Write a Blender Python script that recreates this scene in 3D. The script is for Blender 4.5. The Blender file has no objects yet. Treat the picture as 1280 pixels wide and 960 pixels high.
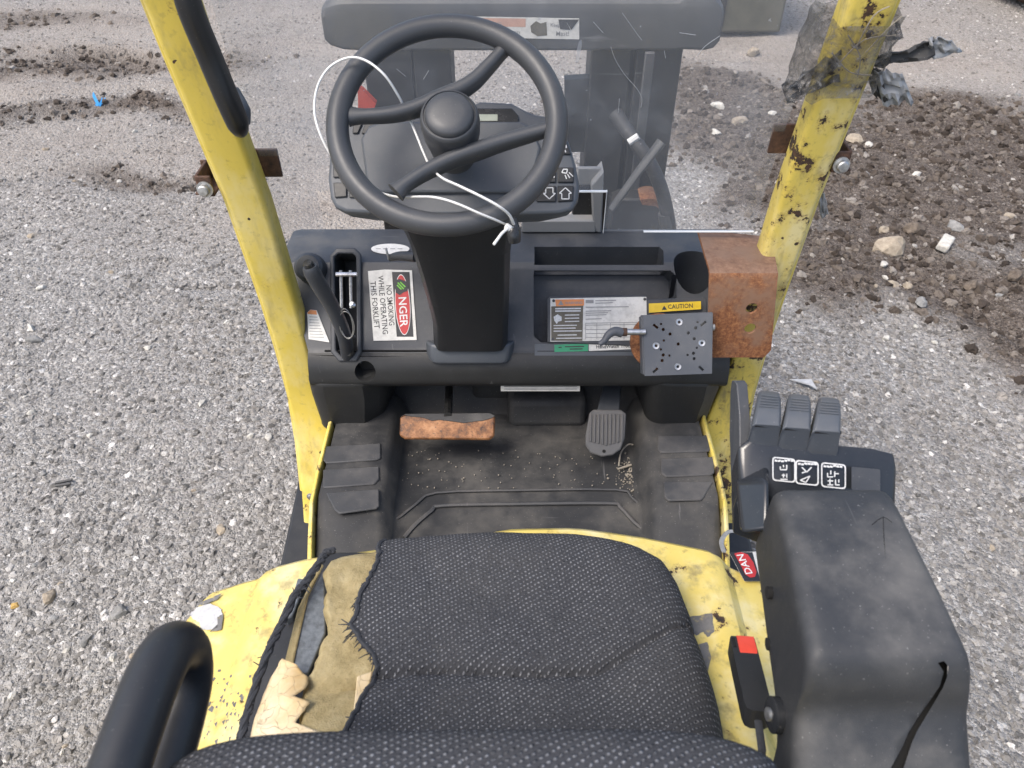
import bpy, bmesh, math, random
import numpy as np
from mathutils import Vector as V, Matrix, noise as mnoise

R = math.radians
random.seed(7); rng = np.random.default_rng(11)
scene = bpy.context.scene
COL = scene.collection

# ------------------------------------------------------------------ camera, sky, sun, exposure
CAM_Z, PITCH, FPX = 1.85, R(42), 960.0
cd = bpy.data.cameras.new('camera'); cam = bpy.data.objects.new('camera', cd); COL.objects.link(cam)
cam.location = (0, 0, CAM_Z); cam.rotation_euler = (R(90) - PITCH, 0, 0)
cd.sensor_width = 36; cd.lens = 27; cd.clip_start = 0.02; cd.clip_end = 1000
cd.dof.use_dof = True; cd.dof.focus_distance = 1.5; cd.dof.aperture_fstop = 11
scene.camera = cam

SUN_EL, SUN_AZ = R(58), R(-125)          # azimuth measured from +Y towards +X: high, behind and to the left
w = bpy.data.worlds.new('World'); scene.world = w; w.use_nodes = True
wn = w.node_tree
sky = wn.nodes.new('ShaderNodeTexSky'); sky.sky_type = 'NISHITA'; sky.sun_disc = False
sky.sun_elevation = SUN_EL; sky.sun_rotation = SUN_AZ; sky.dust_density = 4.0; sky.air_density = 1.0; sky.ozone_density = 1.0
wn.nodes['Background'].inputs['Strength'].default_value = 0.145
wn.links.new(sky.outputs[0], wn.nodes['Background'].inputs['Color'])
sd = bpy.data.lights.new('sun', 'SUN'); sun = bpy.data.objects.new('sun', sd); COL.objects.link(sun)
sd.energy = 1.1; sd.angle = R(22); sd.color = (1.0, 0.95, 0.88)
sdir = V((math.sin(SUN_AZ) * math.cos(SUN_EL), math.cos(SUN_AZ) * math.cos(SUN_EL), math.sin(SUN_EL)))
sun.rotation_euler = sdir.to_track_quat('Z', 'Y').to_euler(); sun.location = sdir * 20
vs = scene.view_settings
vs.view_transform = 'Standard'; vs.look = 'None'; vs.gamma = 1; vs.use_curve_mapping = False; vs.exposure = 1.02

# ------------------------------------------------------------------ measuring helpers (photo pixel + a known plane -> place)
CP = V((0, 0, CAM_Z)); CF = V((0, math.cos(PITCH), -math.sin(PITCH))); CU = V((0, math.sin(PITCH), math.cos(PITCH)))
def ray(px, py): return CF + V((1, 0, 0)) * ((px - 640) / FPX) + CU * ((480 - py) / FPX)
def at(px, py, X=None, Y=None, Z=None, D=None):
    r = ray(px, py)
    if D is not None: t = D
    elif Z is not None: t = (Z - CAM_Z) / r.z
    elif Y is not None: t = Y / r.y
    else: t = X / r.x
    return CP + r * t
class Plane:
    def __init__(s, p, n): s.p = V(p); s.n = V(n).normalized()
    def hit(s, px, py, off=0.0):
        r = ray(px, py); t = (s.p - CP).dot(s.n) / r.dot(s.n)
        return CP + r * t + s.n * off

# ------------------------------------------------------------------ mesh helpers
class MB:
    def __init__(s): s.v = []; s.f = []; s.m = []
    def add(s, vs_, fs, mi=0):
        o = len(s.v); s.v += [tuple(p) for p in vs_]; s.f += [tuple(i + o for i in f) for f in fs]; s.m += [mi] * len(fs); return s
    def box(s, c, size, rot=None, mi=0):
        c = V(c); h = [x / 2 for x in size]; M = rot if rot is not None else Matrix.Identity(3)
        P = [c + M @ V((sx * h[0], sy * h[1], sz * h[2])) for sx in (-1, 1) for sy in (-1, 1) for sz in (-1, 1)]
        return s.add(P, [(0, 1, 3, 2), (4, 6, 7, 5), (0, 4, 5, 1), (2, 3, 7, 6), (0, 2, 6, 4), (1, 5, 7, 3)], mi)
    def prism(s, pts, ext, mi=0):
        n = len(pts); ext = V(ext); P = [V(p) for p in pts]; Q = [p + ext for p in P]
        return s.add(P + Q, [tuple(range(n))[::-1], tuple(range(n, 2 * n))] + [(i, (i + 1) % n, n + (i + 1) % n, n + i) for i in range(n)], mi)
    def poly(s, pts, mi=0): return s.add(pts, [tuple(range(len(pts)))], mi)
    def loft(s, rings, caps=True, mi=0, closed=True):
        n = len(rings[0]); P = [p for r in rings for p in r]; F = []
        for k in range(len(rings) - 1):
            for i in range(n if closed else n - 1):
                j = (i + 1) % n; F.append((k * n + i, k * n + j, (k + 1) * n + j, (k + 1) * n + i))
        if caps: F += [tuple(range(n))[::-1], tuple((len(rings) - 1) * n + i for i in range(n))]
        return s.add(P, F, mi)
    def tube(s, path, r, seg=10, mi=0, caps=True, smooth=0, flat=1.0, up=None):
        P = [V(p) for p in path]
        rr = r if isinstance(r, (list, tuple)) else [r] * len(P)
        if smooth: P, rr = crom(P, smooth, rr)
        rings = []; prev = None
        for i, p in enumerate(P):
            t = (P[min(i + 1, len(P) - 1)] - P[max(i - 1, 0)]).normalized()
            if prev is None:
                a = V(up) if up is not None else (V((0, 0, 1)) if abs(t.z) < .9 else V((1, 0, 0)))
            else: a = prev
            x = (a - t * a.dot(t)).normalized(); y = t.cross(x); prev = x
            rings.append([p + (x * math.cos(2 * math.pi * k / seg) * flat + y * math.sin(2 * math.pi * k / seg)) * rr[i] for k in range(seg)])
        return s.loft(rings, caps, mi)
    def lathe(s, c, axis, prof, seg=24, mi=0, ref=None):
        c = V(c); a = V(axis).normalized(); x = V(ref) if ref else (V((0, 0, 1)) if abs(a.z) < .9 else V((1, 0, 0)))
        x = (x - a * x.dot(a)).normalized(); y = a.cross(x)
        rings = [[c + a * h + (x * math.cos(2 * math.pi * k / seg) + y * math.sin(2 * math.pi * k / seg)) * r for k in range(seg)] for r, h in prof]
        return s.loft(rings, True, mi)
    def grid(s, P, mi=0):
        nr = len(P); nc = len(P[0])
        return s.add([p for r in P for p in r], [(i * nc + j, i * nc + j + 1, (i + 1) * nc + j + 1, (i + 1) * nc + j) for i in range(nr - 1) for j in range(nc - 1)], mi)
    def mesh(s, name, mats, sharp=35, recalc=True):
        me = bpy.data.meshes.new(name); me.from_pydata(s.v, [], s.f)
        for m in (mats if isinstance(mats, (list, tuple)) else [mats]): me.materials.append(m)
        me.polygons.foreach_set('material_index', s.m)
        finish(me, sharp, recalc); return me
    def build(s, name, mats, parent=None, bevel=0, seg=2, sharp=35, recalc=True):
        return link(name, s.mesh(name, mats, sharp, recalc), parent, bevel, seg)
def finish(me, sharp=35, recalc=True):
    bm = bmesh.new(); bm.from_mesh(me)
    if recalc: bmesh.ops.recalc_face_normals(bm, faces=bm.faces)
    for f in bm.faces: f.smooth = True
    for e in bm.edges:
        if len(e.link_faces) == 2 and e.calc_face_angle(0) > R(sharp): e.smooth = False
    bm.to_mesh(me); bm.free()
def link(name, me, parent=None, bevel=0, seg=2):
    o = bpy.data.objects.new(name, me); COL.objects.link(o)
    if parent is not None:
        o.parent = parent
        if parent.type == 'EMPTY': o.location = -parent.location
    if bevel:
        b = o.modifiers.new('bevel', 'BEVEL'); b.width = bevel; b.segments = seg; b.limit_method = 'ANGLE'; b.angle_limit = R(40)
    return o
def tag(o, label, cat, group=None, kind=None):
    if label: o['label'] = label
    if cat: o['category'] = cat
    if group: o['group'] = group
    if kind: o['kind'] = kind
    return o
def empty(name, loc):
    o = bpy.data.objects.new(name, None); COL.objects.link(o); o.location = loc; o.empty_display_size = .1; return o
def crom(P, n, rr=None):
    P = [V(p) for p in P]; out = []; ro = []
    rr = rr or [1] * len(P)
    for i in range(len(P) - 1):
        a, b, c, d = P[max(i - 1, 0)], P[i], P[i + 1], P[min(i + 2, len(P) - 1)]
        for k in range(n):
            t = k / n
            out.append(.5 * ((2 * b) + (c - a) * t + (2 * a - 5 * b + 4 * c - d) * t * t + (3 * b - a - 3 * c + d) * t ** 3))
            ro.append(rr[i] * (1 - t) + rr[i + 1] * t)
    return out + [P[-1]], ro + [rr[-1]]
def rrect(wd, h, r, n=4):
    out = []
    for cx, cy, a0 in ((wd / 2 - r, h / 2 - r, 0), (-wd / 2 + r, h / 2 - r, 90), (-wd / 2 + r, -h / 2 + r, 180), (wd / 2 - r, -h / 2 + r, 270)):
        out += [(cx + r * math.cos(R(a0 + 90 * k / n)), cy + r * math.sin(R(a0 + 90 * k / n))) for k in range(n + 1)]
    return out
def cut(o, cutters, sharp=35):
    for c in cutters:
        m = o.modifiers.new('b', 'BOOLEAN'); m.object = c; m.operation = 'DIFFERENCE'; m.solver = 'EXACT'
    dg = bpy.context.evaluated_depsgraph_get(); dg.update()
    me = bpy.data.meshes.new_from_object(o.evaluated_get(dg)); o.modifiers.clear(); o.data = me
    for c in cutters: bpy.data.objects.remove(c)
    finish(me, sharp, False)
def cutter(mb): return mb.build('cutter', MAT['plastic'])
def interp(poly, key):
    P = sorted(poly); return float(np.interp(key, [p[0] for p in P], [p[1] for p in P]))

# ------------------------------------------------------------------ node material helper
class NM:
    def __init__(s, name):
        s.mat = bpy.data.materials.new(name); s.mat.use_nodes = True; s.t = s.mat.node_tree
        s.b = s.t.nodes['Principled BSDF']; s.out = s.t.nodes['Material Output']; s._o = None
    def n(s, kind, **kw):
        nd = s.t.nodes.new(kind)
        for k, v in kw.items(): setattr(nd, k, v)
        return nd
    def set(s, sock, v):
        if isinstance(v, bpy.types.NodeSocket): s.t.links.new(v, sock)
        elif v is not None:
            if hasattr(sock.default_value, '__len__') and not hasattr(v, '__len__'): v = (v, v, v) + ((1,) if len(sock.default_value) == 4 else ())
            elif hasattr(sock.default_value, '__len__') and len(sock.default_value) == 4 and len(v) == 3: v = tuple(v) + (1,)
            sock.default_value = v
    def obj(s):
        if s._o is None: s._o = s.n('ShaderNodeTexCoord').outputs['Object']
        return s._o
    def map(s, scale=(1, 1, 1), rot=(0, 0, 0), vec=None):
        m = s.n('ShaderNodeMapping'); s.set(m.inputs['Vector'], vec or s.obj()); m.inputs['Scale'].default_value = scale; m.inputs['Rotation'].default_value = rot
        return m.outputs[0]
    def noise(s, scale, detail=4, rough=.6, vec=None, dist=0):
        m = s.n('ShaderNodeTexNoise'); s.set(m.inputs['Vector'], vec or s.obj())
        m.inputs['Scale'].default_value = scale; m.inputs['Detail'].default_value = detail; m.inputs['Roughness'].default_value = rough; m.inputs['Distortion'].default_value = dist
        return m.outputs[0]
    def voro(s, scale, out='Distance', feature='F1', vec=None, rnd=1):
        m = s.n('ShaderNodeTexVoronoi', feature=feature); s.set(m.inputs['Vector'], vec or s.obj()); m.inputs['Scale'].default_value = scale; m.inputs['Randomness'].default_value = rnd
        return m.outputs[out]
    def ramp(s, fac, stops, interp='LINEAR'):
        m = s.n('ShaderNodeValToRGB'); s.set(m.inputs[0], fac); cr = m.color_ramp; cr.interpolation = interp
        while len(cr.elements) < len(stops): cr.elements.new(.5)
        for e, (p, c) in zip(cr.elements, stops):
            e.position = p; e.color = (c, c, c, 1) if not hasattr(c, '__len__') else tuple(c) + (1,)
        return m.outputs[0]
    def step(s, fac, a, b): 
        m = s.n('ShaderNodeMapRange'); m.interpolation_type = 'SMOOTHSTEP'; s.set(m.inputs['Value'], fac); m.inputs['From Min'].default_value = a; m.inputs['From Max'].default_value = b
        return m.outputs[0]
    def mix(s, f, a, b, mode='MIX'):
        m = s.n('ShaderNodeMix', data_type='RGBA', blend_type=mode); s.set(m.inputs[0], f); s.set(m.inputs[6], a); s.set(m.inputs[7], b); return m.outputs[2]
    def math(s, op, a, b=None, c=None):
        m = s.n('ShaderNodeMath', operation=op); s.set(m.inputs[0], a)
        if b is not None: s.set(m.inputs[1], b)
        if c is not None: s.set(m.inputs[2], c)
        return m.outputs[0]
    def sep(s, v):
        m = s.n('ShaderNodeSeparateXYZ'); s.set(m.inputs[0], v); return m.outputs
    def up(s): return s.sep(s.n('ShaderNodeNewGeometry').outputs['Normal'])[2]
    def bump(s, h, strength=.3, dist=.002, normal=None):
        m = s.n('ShaderNodeBump'); s.set(m.inputs['Height'], h); m.inputs['Strength'].default_value = strength; m.inputs['Distance'].default_value = dist
        if normal is not None: s.t.links.new(normal, m.inputs['Normal'])
        return m.outputs[0]
    def done(s, color, rough=.5, metal=0, normal=None, spec=None):
        s.set(s.b.inputs['Base Color'], color); s.set(s.b.inputs['Roughness'], rough); s.set(s.b.inputs['Metallic'], metal)
        if normal is not None: s.t.links.new(normal, s.b.inputs['Normal'])
        if spec is not None: s.b.inputs['Specular IOR Level'].default_value = spec
        return s.mat

MAT = {}
def plastic(key, base, dust=.35, rough=.45, dcol=(.17, .165, .155), grain=.12):
    m = NM(key); big = m.noise(9, 5, .65); mid = m.noise(45, 4, .7)
    d = m.math('MULTIPLY', m.step(big, .38, .72), m.math('MULTIPLY_ADD', m.step(m.up(), .1, 1), .7, .3))
    d = m.math('MULTIPLY', m.math('MULTIPLY', d, m.math('ADD', mid, .25)), dust)
    sc = m.step(m.noise(55, 3, .6, m.map((1, .06, .4), (.3, .2, .7))), .70, .78)
    sc2 = m.step(m.noise(60, 3, .6, m.map((.06, 1, .5), (.2, .5, -.4))), .71, .78)
    scr = m.math('MULTIPLY', m.math('MAXIMUM', sc, sc2), .16 + .25 * dust)
    spk = m.math('MULTIPLY', m.step(m.noise(420, 2, .5), .69, .76), .35 * dust + .08)
    c = m.mix(d, base, dcol); c = m.mix(scr, c, (.22, .22, .22)); c = m.mix(spk, c, (.4, .39, .37))
    r = m.math('MULTIPLY_ADD', mid, .25, m.math('MULTIPLY_ADD', d, .5, rough - .12))
    MAT[key] = m.done(c, r, 0, m.bump(m.noise(900, 2, .5), grain, .0006)); return MAT[key]
plastic('plastic', (.037, .041, .048), .42, .42)
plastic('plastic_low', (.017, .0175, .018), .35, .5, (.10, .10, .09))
plastic('plastic_gloss', (.018, .0195, .022), .12, .24, grain=.04)
plastic('plastic_grey', (.068, .077, .090), .40, .45)
plastic('plastic_clean', (.017, .018, .02), .12, .42)
plastic('mat_rubber', (.025, .026, .028), 1.0, .6, (.105, .10, .092))
plastic('mat_pad', (.042, .044, .048), .7, .6, (.15, .14, .13))
plastic('wheel_rubber', (.043, .046, .051), .2, .42, grain=.2)
plastic('tyre', (.03, .03, .031), .8, .7)
plastic('armrest', (.026, .028, .031), .6, .55, grain=.3)
plastic('pod', (.020, .023, .028), .10, .2, grain=.03)
plastic('handle_black', (.009, .0095, .0105), .08, .35, grain=.05)
plastic('armrest_dark', (.02, .02, .021), .3, .5)
plastic('mast_paint', (.010, .010, .011), .6, .55, (.085, .082, .075))
plastic('mast_grey', (.045, .047, .05), .8, .45, (.16, .16, .155))
plastic('bracket_grey', (.2, .205, .21), .6, .45, (.35, .34, .32))
plastic('mount_plate', (.07, .077, .09), .5, .5, (.17, .17, .17))
plastic('pedal_rubber', (.09, .09, .093), .8, .65, (.18, .17, .16))

def paint(key, base, chips=.62, dirt=.5, spots=.8):
    m = NM(key)
    big = m.noise(7, 5, .6); fine = m.noise(70, 4, .65); st = m.noise(30, 4, .6, m.map((1, 1, .25)))
    c = m.mix(m.math('MULTIPLY', m.step(big, .4, .75), .4), base, tuple(b * .75 for b in base)); c = m.mix(m.math('MULTIPLY', m.step(m.noise(11, 5, .65, m.map((1, 1, .5), (.4, 0, .3))), .45, .7), dirt * .4), c, (.72, .66, .42))
    c = m.mix(m.math('MULTIPLY', m.step(st, .52, .75), dirt * .5), c, (.27, .22, .09))
    c = m.mix(m.math('MULTIPLY', m.step(fine, .56, .72), dirt * .35), c, (.2, .16, .07)); halo = m.step(m.math('ADD', m.noise(24, 6, .72), m.math('MULTIPLY', big, .12)), chips + .02, chips + .09); c = m.mix(m.math('MULTIPLY', halo, .45), c, (.30, .19, .06)); sm_ = m.step(m.noise(16, 5, .7, m.map((1, 1, .35), (.2, .1, .6))), .56, .72); c = m.mix(m.math('MULTIPLY', sm_, dirt * .38), c, (.16, .14, .09))
    vd = m.voro(38, 'Distance'); vr = m.sep(m.voro(38, 'Color'))
    spot = m.math('MULTIPLY', m.math('LESS_THAN', m.math('ADD', vd, m.math('MULTIPLY', fine, .25)), .30), m.math('GREATER_THAN', vr[0], spots))
    chip = m.math('MAXIMUM', spot, m.step(m.math('ADD', m.noise(24, 6, .72), m.math('MULTIPLY', big, .12)), chips + .085, chips + .1))
    scr = m.step(m.noise(60, 3, .6, m.map((1, .05, .3), (.3, .2, .5))), .735, .76)
    chip = m.math('MAXIMUM', chip, m.math('MULTIPLY', scr, .8))
    c = m.mix(chip, c, m.ramp(m.noise(120, 3), [(.35, (.02, .017, .014)), (.7, (.09, .045, .022))]))
    h = m.math('MULTIPLY_ADD', chip, -1, m.math('MULTIPLY', m.noise(160, 2), .12))
    MAT[key] = m.done(c, m.math('MULTIPLY_ADD', chip, .35, m.math('MULTIPLY_ADD', fine, .3, .22)), 0, m.bump(h, .35, .0012)); return MAT[key]
paint('yellow', (.67, .52, .09), .64, .9, .93)
paint('yellow_worn', (.66, .52, .11), .56, 1.5, .82)
paint('yellow_hood', (.67, .53, .14), .615, 1.6, .93)
# hood yellow has a slightly paler base than the posts
m = NM('rust'); a = m.noise(150, 6, .8); b = m.noise(14, 4, .6)
c = m.ramp(a, [(.3, (.045, .018, .010)), (.46, (.17, .063, .025)), (.6, (.29, .125, .05)), (.75, (.40, .22, .11))])
c = m.mix(m.step(b, .45, .7), c, (.21, .12, .075)); MAT['rust'] = m.done(c, .85, 0, m.bump(a, .6, .002))
m = NM('rust_dusty'); a = m.noise(90, 6, .75); b = m.noise(16, 4, .6)
c = m.ramp(a, [(.3, (.11, .06, .038)), (.55, (.2, .115, .075)), (.8, (.3, .2, .14))]); MAT['rust_dusty'] = m.done(m.mix(m.step(b, .4, .7), c, (.17, .11, .08)), .8, 0, m.bump(a, .4, .0015))
m = NM('rust_dark'); a = m.noise(70, 6, .75)
MAT['rust_dark'] = m.done(m.ramp(a, [(.3, (.02, .012, .009)), (.55, (.08, .04, .024)), (.8, (.17, .09, .05))]), .75, 0, m.bump(a, .5, .0015))
m = NM('pedal_worn'); a = m.noise(34, 6, .75); b = m.noise(120, 4, .7); z = m.sep(m.obj())[2]
c = m.ramp(a, [(.36, (.05, .025, .015)), (.5, (.2, .085, .032)), (.62, (.33, .16, .07)), (.75, (.40, .24, .13))])
c = m.mix(m.math('MULTIPLY', m.step(b, .58, .68), .8), c, (.05, .035, .028)); MAT['pedal_worn'] = m.done(c, .5, .2, m.bump(b, .25, .001))
def metal(key, col, rough=.35, metal_=1):
    m = NM(key); a = m.noise(140, 4, .6)
    MAT[key] = m.done(m.mix(m.step(a, .35, .7), col, tuple(x * .6 for x in col)), m.math('MULTIPLY_ADD', a, .3, rough - .1), metal_, m.bump(a, .15, .0008)); return MAT[key]
metal('zinc', (.55, .55, .54), .45); metal('chrome', (.7, .7, .7), .22); metal('steel_dark', (.12, .12, .12), .5); metal('alu', (.62, .62, .62), .4)
metal('seat_pan', (.16, .18, .20), .5, .3)
def flat(key, col, rough=.55, var=.15, scale=60, worn=0, wcol=(.5, .48, .44)):
    m = NM(key); a = m.noise(scale, 4, .65)
    c = m.mix(m.step(a, .35, .75), col, tuple(x * (1 - var) for x in col))
    if worn: c = m.mix(m.math('MULTIPLY', m.step(m.noise(110, 4, .7), .55, .68), worn), c, wcol)
    MAT[key] = m.done(c, rough, 0, m.bump(a, .08, .0008)); return MAT[key]
flat('label_white', (.66, .65, .61), .45, .22, 70, .35, (.4, .38, .33)); flat('label_black', (.025, .025, .027), .45); flat('label_red', (.50, .035, .035), .45, .2)
flat('label_orange', (.68, .25, .08), .45); flat('label_pale_orange', (.55, .33, .25), .5); flat('label_yellow', (.72, .5, .03), .45); flat('label_green', (.03, .27, .13), .45)
flat('label_brown', (.12, .105, .075), .5, .3); flat('ink', (.03, .03, .03), .5); flat('ink_grey', (.26, .26, .255), .5); flat('ink_white', (.72, .72, .70), .5); flat('claw_green', (.16, .5, .04), .5)
flat('icon_white', (.62, .63, .63), .5, .3, 300); flat('tie_white', (.72, .72, .70), .35, .08); flat('buckle_red', (.62, .07, .045), .35); flat('scrap_blue', (.02, .25, .6), .5)
flat('lcd', (.34, .37, .31), .25); flat('thread', (.035, .038, .045), .9, .4, 300); flat('hose', (.035, .035, .037), .55, .4, 30, .4, (.1, .1, .1)); flat('red_part', (.42, .05, .03), .5)
flat('olive', (.085, .08, .055), .6, .35, 6, .3, (.12, .11, .09)); flat('void', (.004, .004, .004), .9); flat('tape_grey', (.30, .31, .32), .35, .4, 25, .5, (.5, .5, .5)); flat('residue', (.16, .155, .15), .7, .35, 80, .5, (.4, .32, .12))
flat('torn_white', (.50, .50, .49), .5, .2, 40, .6, (.33, .33, .34))
flat('straw', (.30, .27, .22), .8)

# woven seat cloth: pale flecks in staggered diagonal rows
m = NM('cloth'); s = m.sep(m.obj()); wob = m.noise(25, 3, .6)
xx = s[0]; yy = m.math('SUBTRACT', s[1], m.math('MULTIPLY', s[2], .3))
SC = 1 / .0054
ca, sa = math.cos(R(33)), math.sin(R(33))
bb = m.math('MULTIPLY_ADD', wob, 1.6, m.math('MULTIPLY', m.math('SUBTRACT', m.math('MULTIPLY', yy, ca), m.math('MULTIPLY', xx, sa)), SC))
aa = m.math('MULTIPLY', m.math('ADD', m.math('MULTIPLY', xx, ca), m.math('MULTIPLY', yy, sa)), SC * 1.12)
row = m.math('FLOOR', bb); fb = m.math('SUBTRACT', m.math('SUBTRACT', bb, row), .5)
a2 = m.math('MULTIPLY_ADD', row, .5, aa); fa = m.math('SUBTRACT', m.math('SUBTRACT', a2, m.math('FLOOR', a2)), .5)
dd = m.math('SQRT', m.math('ADD', m.math('POWER', m.math('ABSOLUTE', m.math('DIVIDE', fa, .44)), 2), m.math('POWER', m.math('ABSOLUTE', m.math('DIVIDE', fb, .27)), 2)))
fl = m.step(dd, 1.0, .35); nz = m.noise(330, 3, .7); nb = m.noise(14, 3, .6)
fleck = m.math('MULTIPLY', fl, m.math('MULTIPLY', m.step(nz, .32, .66), m.math('MULTIPLY_ADD', nb, 1.0, .28)))
c = m.mix(m.math('MULTIPLY', fleck, .95), m.mix(nz, (.022, .0225, .025), (.066, .069, .077)), (.33, .34, .36)); c = m.mix(m.math('MULTIPLY', m.step(m.noise(6, 5, .7), .45, .75), .16), c, (.11, .105, .095))
lint = m.step(m.noise(260, 2, .5), .735, .76); c = m.mix(m.math('MULTIPLY', lint, .6), c, (.4, .4, .4))
MAT['cloth'] = m.done(c, .95, 0, m.bump(m.math('ADD', fl, m.math('MULTIPLY', nz, .6)), .8, .0022), .15)
m = NM('cloth_worn'); MAT['cloth_worn'] = m.done(m.ramp(m.noise(160, 3), [(.3, (.04, .04, .045)), (.7, (.3, .24, .09))]), .95)
m = NM('foam'); a = m.noise(28, 6, .7); b = m.noise(240, 4, .75); cr = m.voro(26, 'Distance', 'DISTANCE_TO_EDGE', m.map((1, 1, 1)))
c = m.ramp(a, [(.3, (.22, .175, .085)), (.5, (.32, .262, .14)), (.7, (.39, .33, .195))]); c = m.mix(m.math('MULTIPLY', m.step(b, .55, .7), .45), c, (.15, .11, .055))
MAT['foam'] = m.done(c, .95, 0, m.bump(m.math('ADD', m.math('MULTIPLY', m.voro(500), -.12), m.math('ADD', m.math('MULTIPLY', b, .6), m.math('MULTIPLY', a, 1.6))), .6, .004), .1)
m = NM('foam_skin'); a = m.noise(12, 5, .65); wv = m.n('ShaderNodeVectorMath', operation='ADD'); wn_ = m.n('ShaderNodeTexNoise'); wn_.inputs['Scale'].default_value = 35; m.set(wn_.inputs['Vector'], m.obj()); wsc = m.n('ShaderNodeVectorMath', operation='SCALE'); wsc.inputs['Scale'].default_value = .025; m.t.links.new(wn_.outputs[1], wsc.inputs[0]); m.set(wv.inputs[0], m.obj()); m.t.links.new(wsc.outputs[0], wv.inputs[1]); cr = m.voro(70, 'Distance', 'DISTANCE_TO_EDGE', wv.outputs[0])
ck = m.step(m.math('ADD', cr, m.math('MULTIPLY', m.noise(60, 3), .06)), .05, .033)
c = m.ramp(a, [(.35, (.62, .53, .38)), (.55, (.55, .43, .25)), (.72, (.45, .30, .12))]); c = m.mix(m.math('MULTIPLY', ck, .4), c, (.2, .15, .09))
MAT['foam_skin'] = m.done(c, .7, 0, m.bump(m.math('MULTIPLY', ck, -1), .6, .002))
# scratched clear sheet
m = NM('clear_sheet'); tr = m.n('ShaderNodeBsdfTransparent'); df = m.n('ShaderNodeBsdfDiffuse'); gl = m.n('ShaderNodeBsdfGlossy'); tl = m.n('ShaderNodeBsdfTranslucent')
tr.inputs[0].default_value = (.97, .975, .98, 1); df.inputs[0].default_value = (.75, .75, .75, 1); gl.inputs['Roughness'].default_value = .06; tl.inputs[0].default_value = (.75, .75, .75, 1)
smudge = m.step(m.noise(5, 5, .65), .45, .8); spots = m.step(m.noise(90, 2, .5), .72, .78)
sc1 = m.step(m.noise(30, 2, .5, m.map((1, 1, .03), (0, .5, 0))), .745, .76); sc2 = m.step(m.noise(26, 2, .5, m.map((1, 1, .03), (0, -.7, 0))), .745, .76)
hz = m.math('ADD', m.math('MULTIPLY_ADD', smudge, .20, .16), m.math('MULTIPLY', m.math('MAXIMUM', spots, m.math('MAXIMUM', sc1, sc2)), .22))
dm = m.n('ShaderNodeMixShader'); dm.inputs[0].default_value = .5; m.t.links.new(df.outputs[0], dm.inputs[1]); m.t.links.new(tl.outputs[0], dm.inputs[2])
m1 = m.n('ShaderNodeMixShader'); m.set(m1.inputs[0], hz); m.t.links.new(tr.outputs[0], m1.inputs[1]); m.t.links.new(dm.outputs[0], m1.inputs[2])
fr = m.n('ShaderNodeFresnel'); fr.inputs[0].default_value = 1.35
m2 = m.n('ShaderNodeMixShader'); m.set(m2.inputs[0], m.math('MULTIPLY', fr.outputs[0], .6)); m.t.links.new(m1.outputs[0], m2.inputs[1]); m.t.links.new(gl.outputs[0], m2.inputs[2]); m.t.links.new(m2.outputs[0], m.out.inputs[0])
MAT['clear_sheet'] = m.mat
m = NM('scratch_mark'); MAT['scratch_mark'] = m.done((.42, .43, .44), .5)
m = NM('clear_edge'); MAT['clear_edge'] = m.done((.75, .77, .78), .3)
m = NM('film'); tr = m.n('ShaderNodeBsdfTransparent'); mx = m.n('ShaderNodeMixShader'); cr = m.noise(35, 5, .7, None, 1.5)
m.done(m.ramp(cr, [(.35, (.03, .03, .03)), (.6, (.10, .10, .10)), (.72, (.35, .35, .35))]), .25, 0, m.bump(cr, .35, .006))
m.set(mx.inputs[0], m.math('MULTIPLY_ADD', m.step(cr, .3, .7), .7, .12)); m.t.links.new(tr.outputs[0], mx.inputs[1]); m.t.links.new(m.b.outputs[0], mx.inputs[2]); m.t.links.new(mx.outputs[0], m.out.inputs[0]); MAT['film'] = m.mat

# ------------------------------------------------------------------ ground: one sheet to the horizon, gravel and soil on it
def vnoise(x, y, seed=0):
    xi = np.floor(x).astype(int); yi = np.floor(y).astype(int); fx = x - xi; fy = y - yi
    def h(a, b):
        n = (a * 374761393 + b * 668265263 + seed * 1442695041) & 0xffffffff
        n = ((n ^ (n >> 13)) * 1274126177) & 0xffffffff
        return ((n ^ (n >> 16)) & 0xffff) / 65535.0
    u = fx * fx * (3 - 2 * fx); v = fy * fy * (3 - 2 * fy)
    return (h(xi, yi) * (1 - u) + h(xi + 1, yi) * u) * (1 - v) + (h(xi, yi + 1) * (1 - u) + h(xi + 1, yi + 1) * u) * v
def fbm(x, y, sc, oc=4, seed=0):
    t = 0; a = 1; s_ = 0
    for o in range(oc): t = t + a * vnoise(x * sc, y * sc, seed + o * 17); s_ += a; a *= .5; sc *= 2.03
    return t / s_
def blob(x, y, px, py, rx, ry, rot=0):
    c = at(px, py, Z=0); dx = x - c.x; dy = y - c.y; ca = math.cos(R(rot)); sa = math.sin(R(rot))
    return np.clip(1.4 - np.sqrt(((dx * ca + dy * sa) / rx) ** 2 + ((-dx * sa + dy * ca) / ry) ** 2), 0, 1)
def warp(x, y): return x + .75 * (fbm(x, y, 1.1, 4, 61) - .5), y + .6 * (fbm(x, y, 1.3, 4, 67) - .5)
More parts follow.
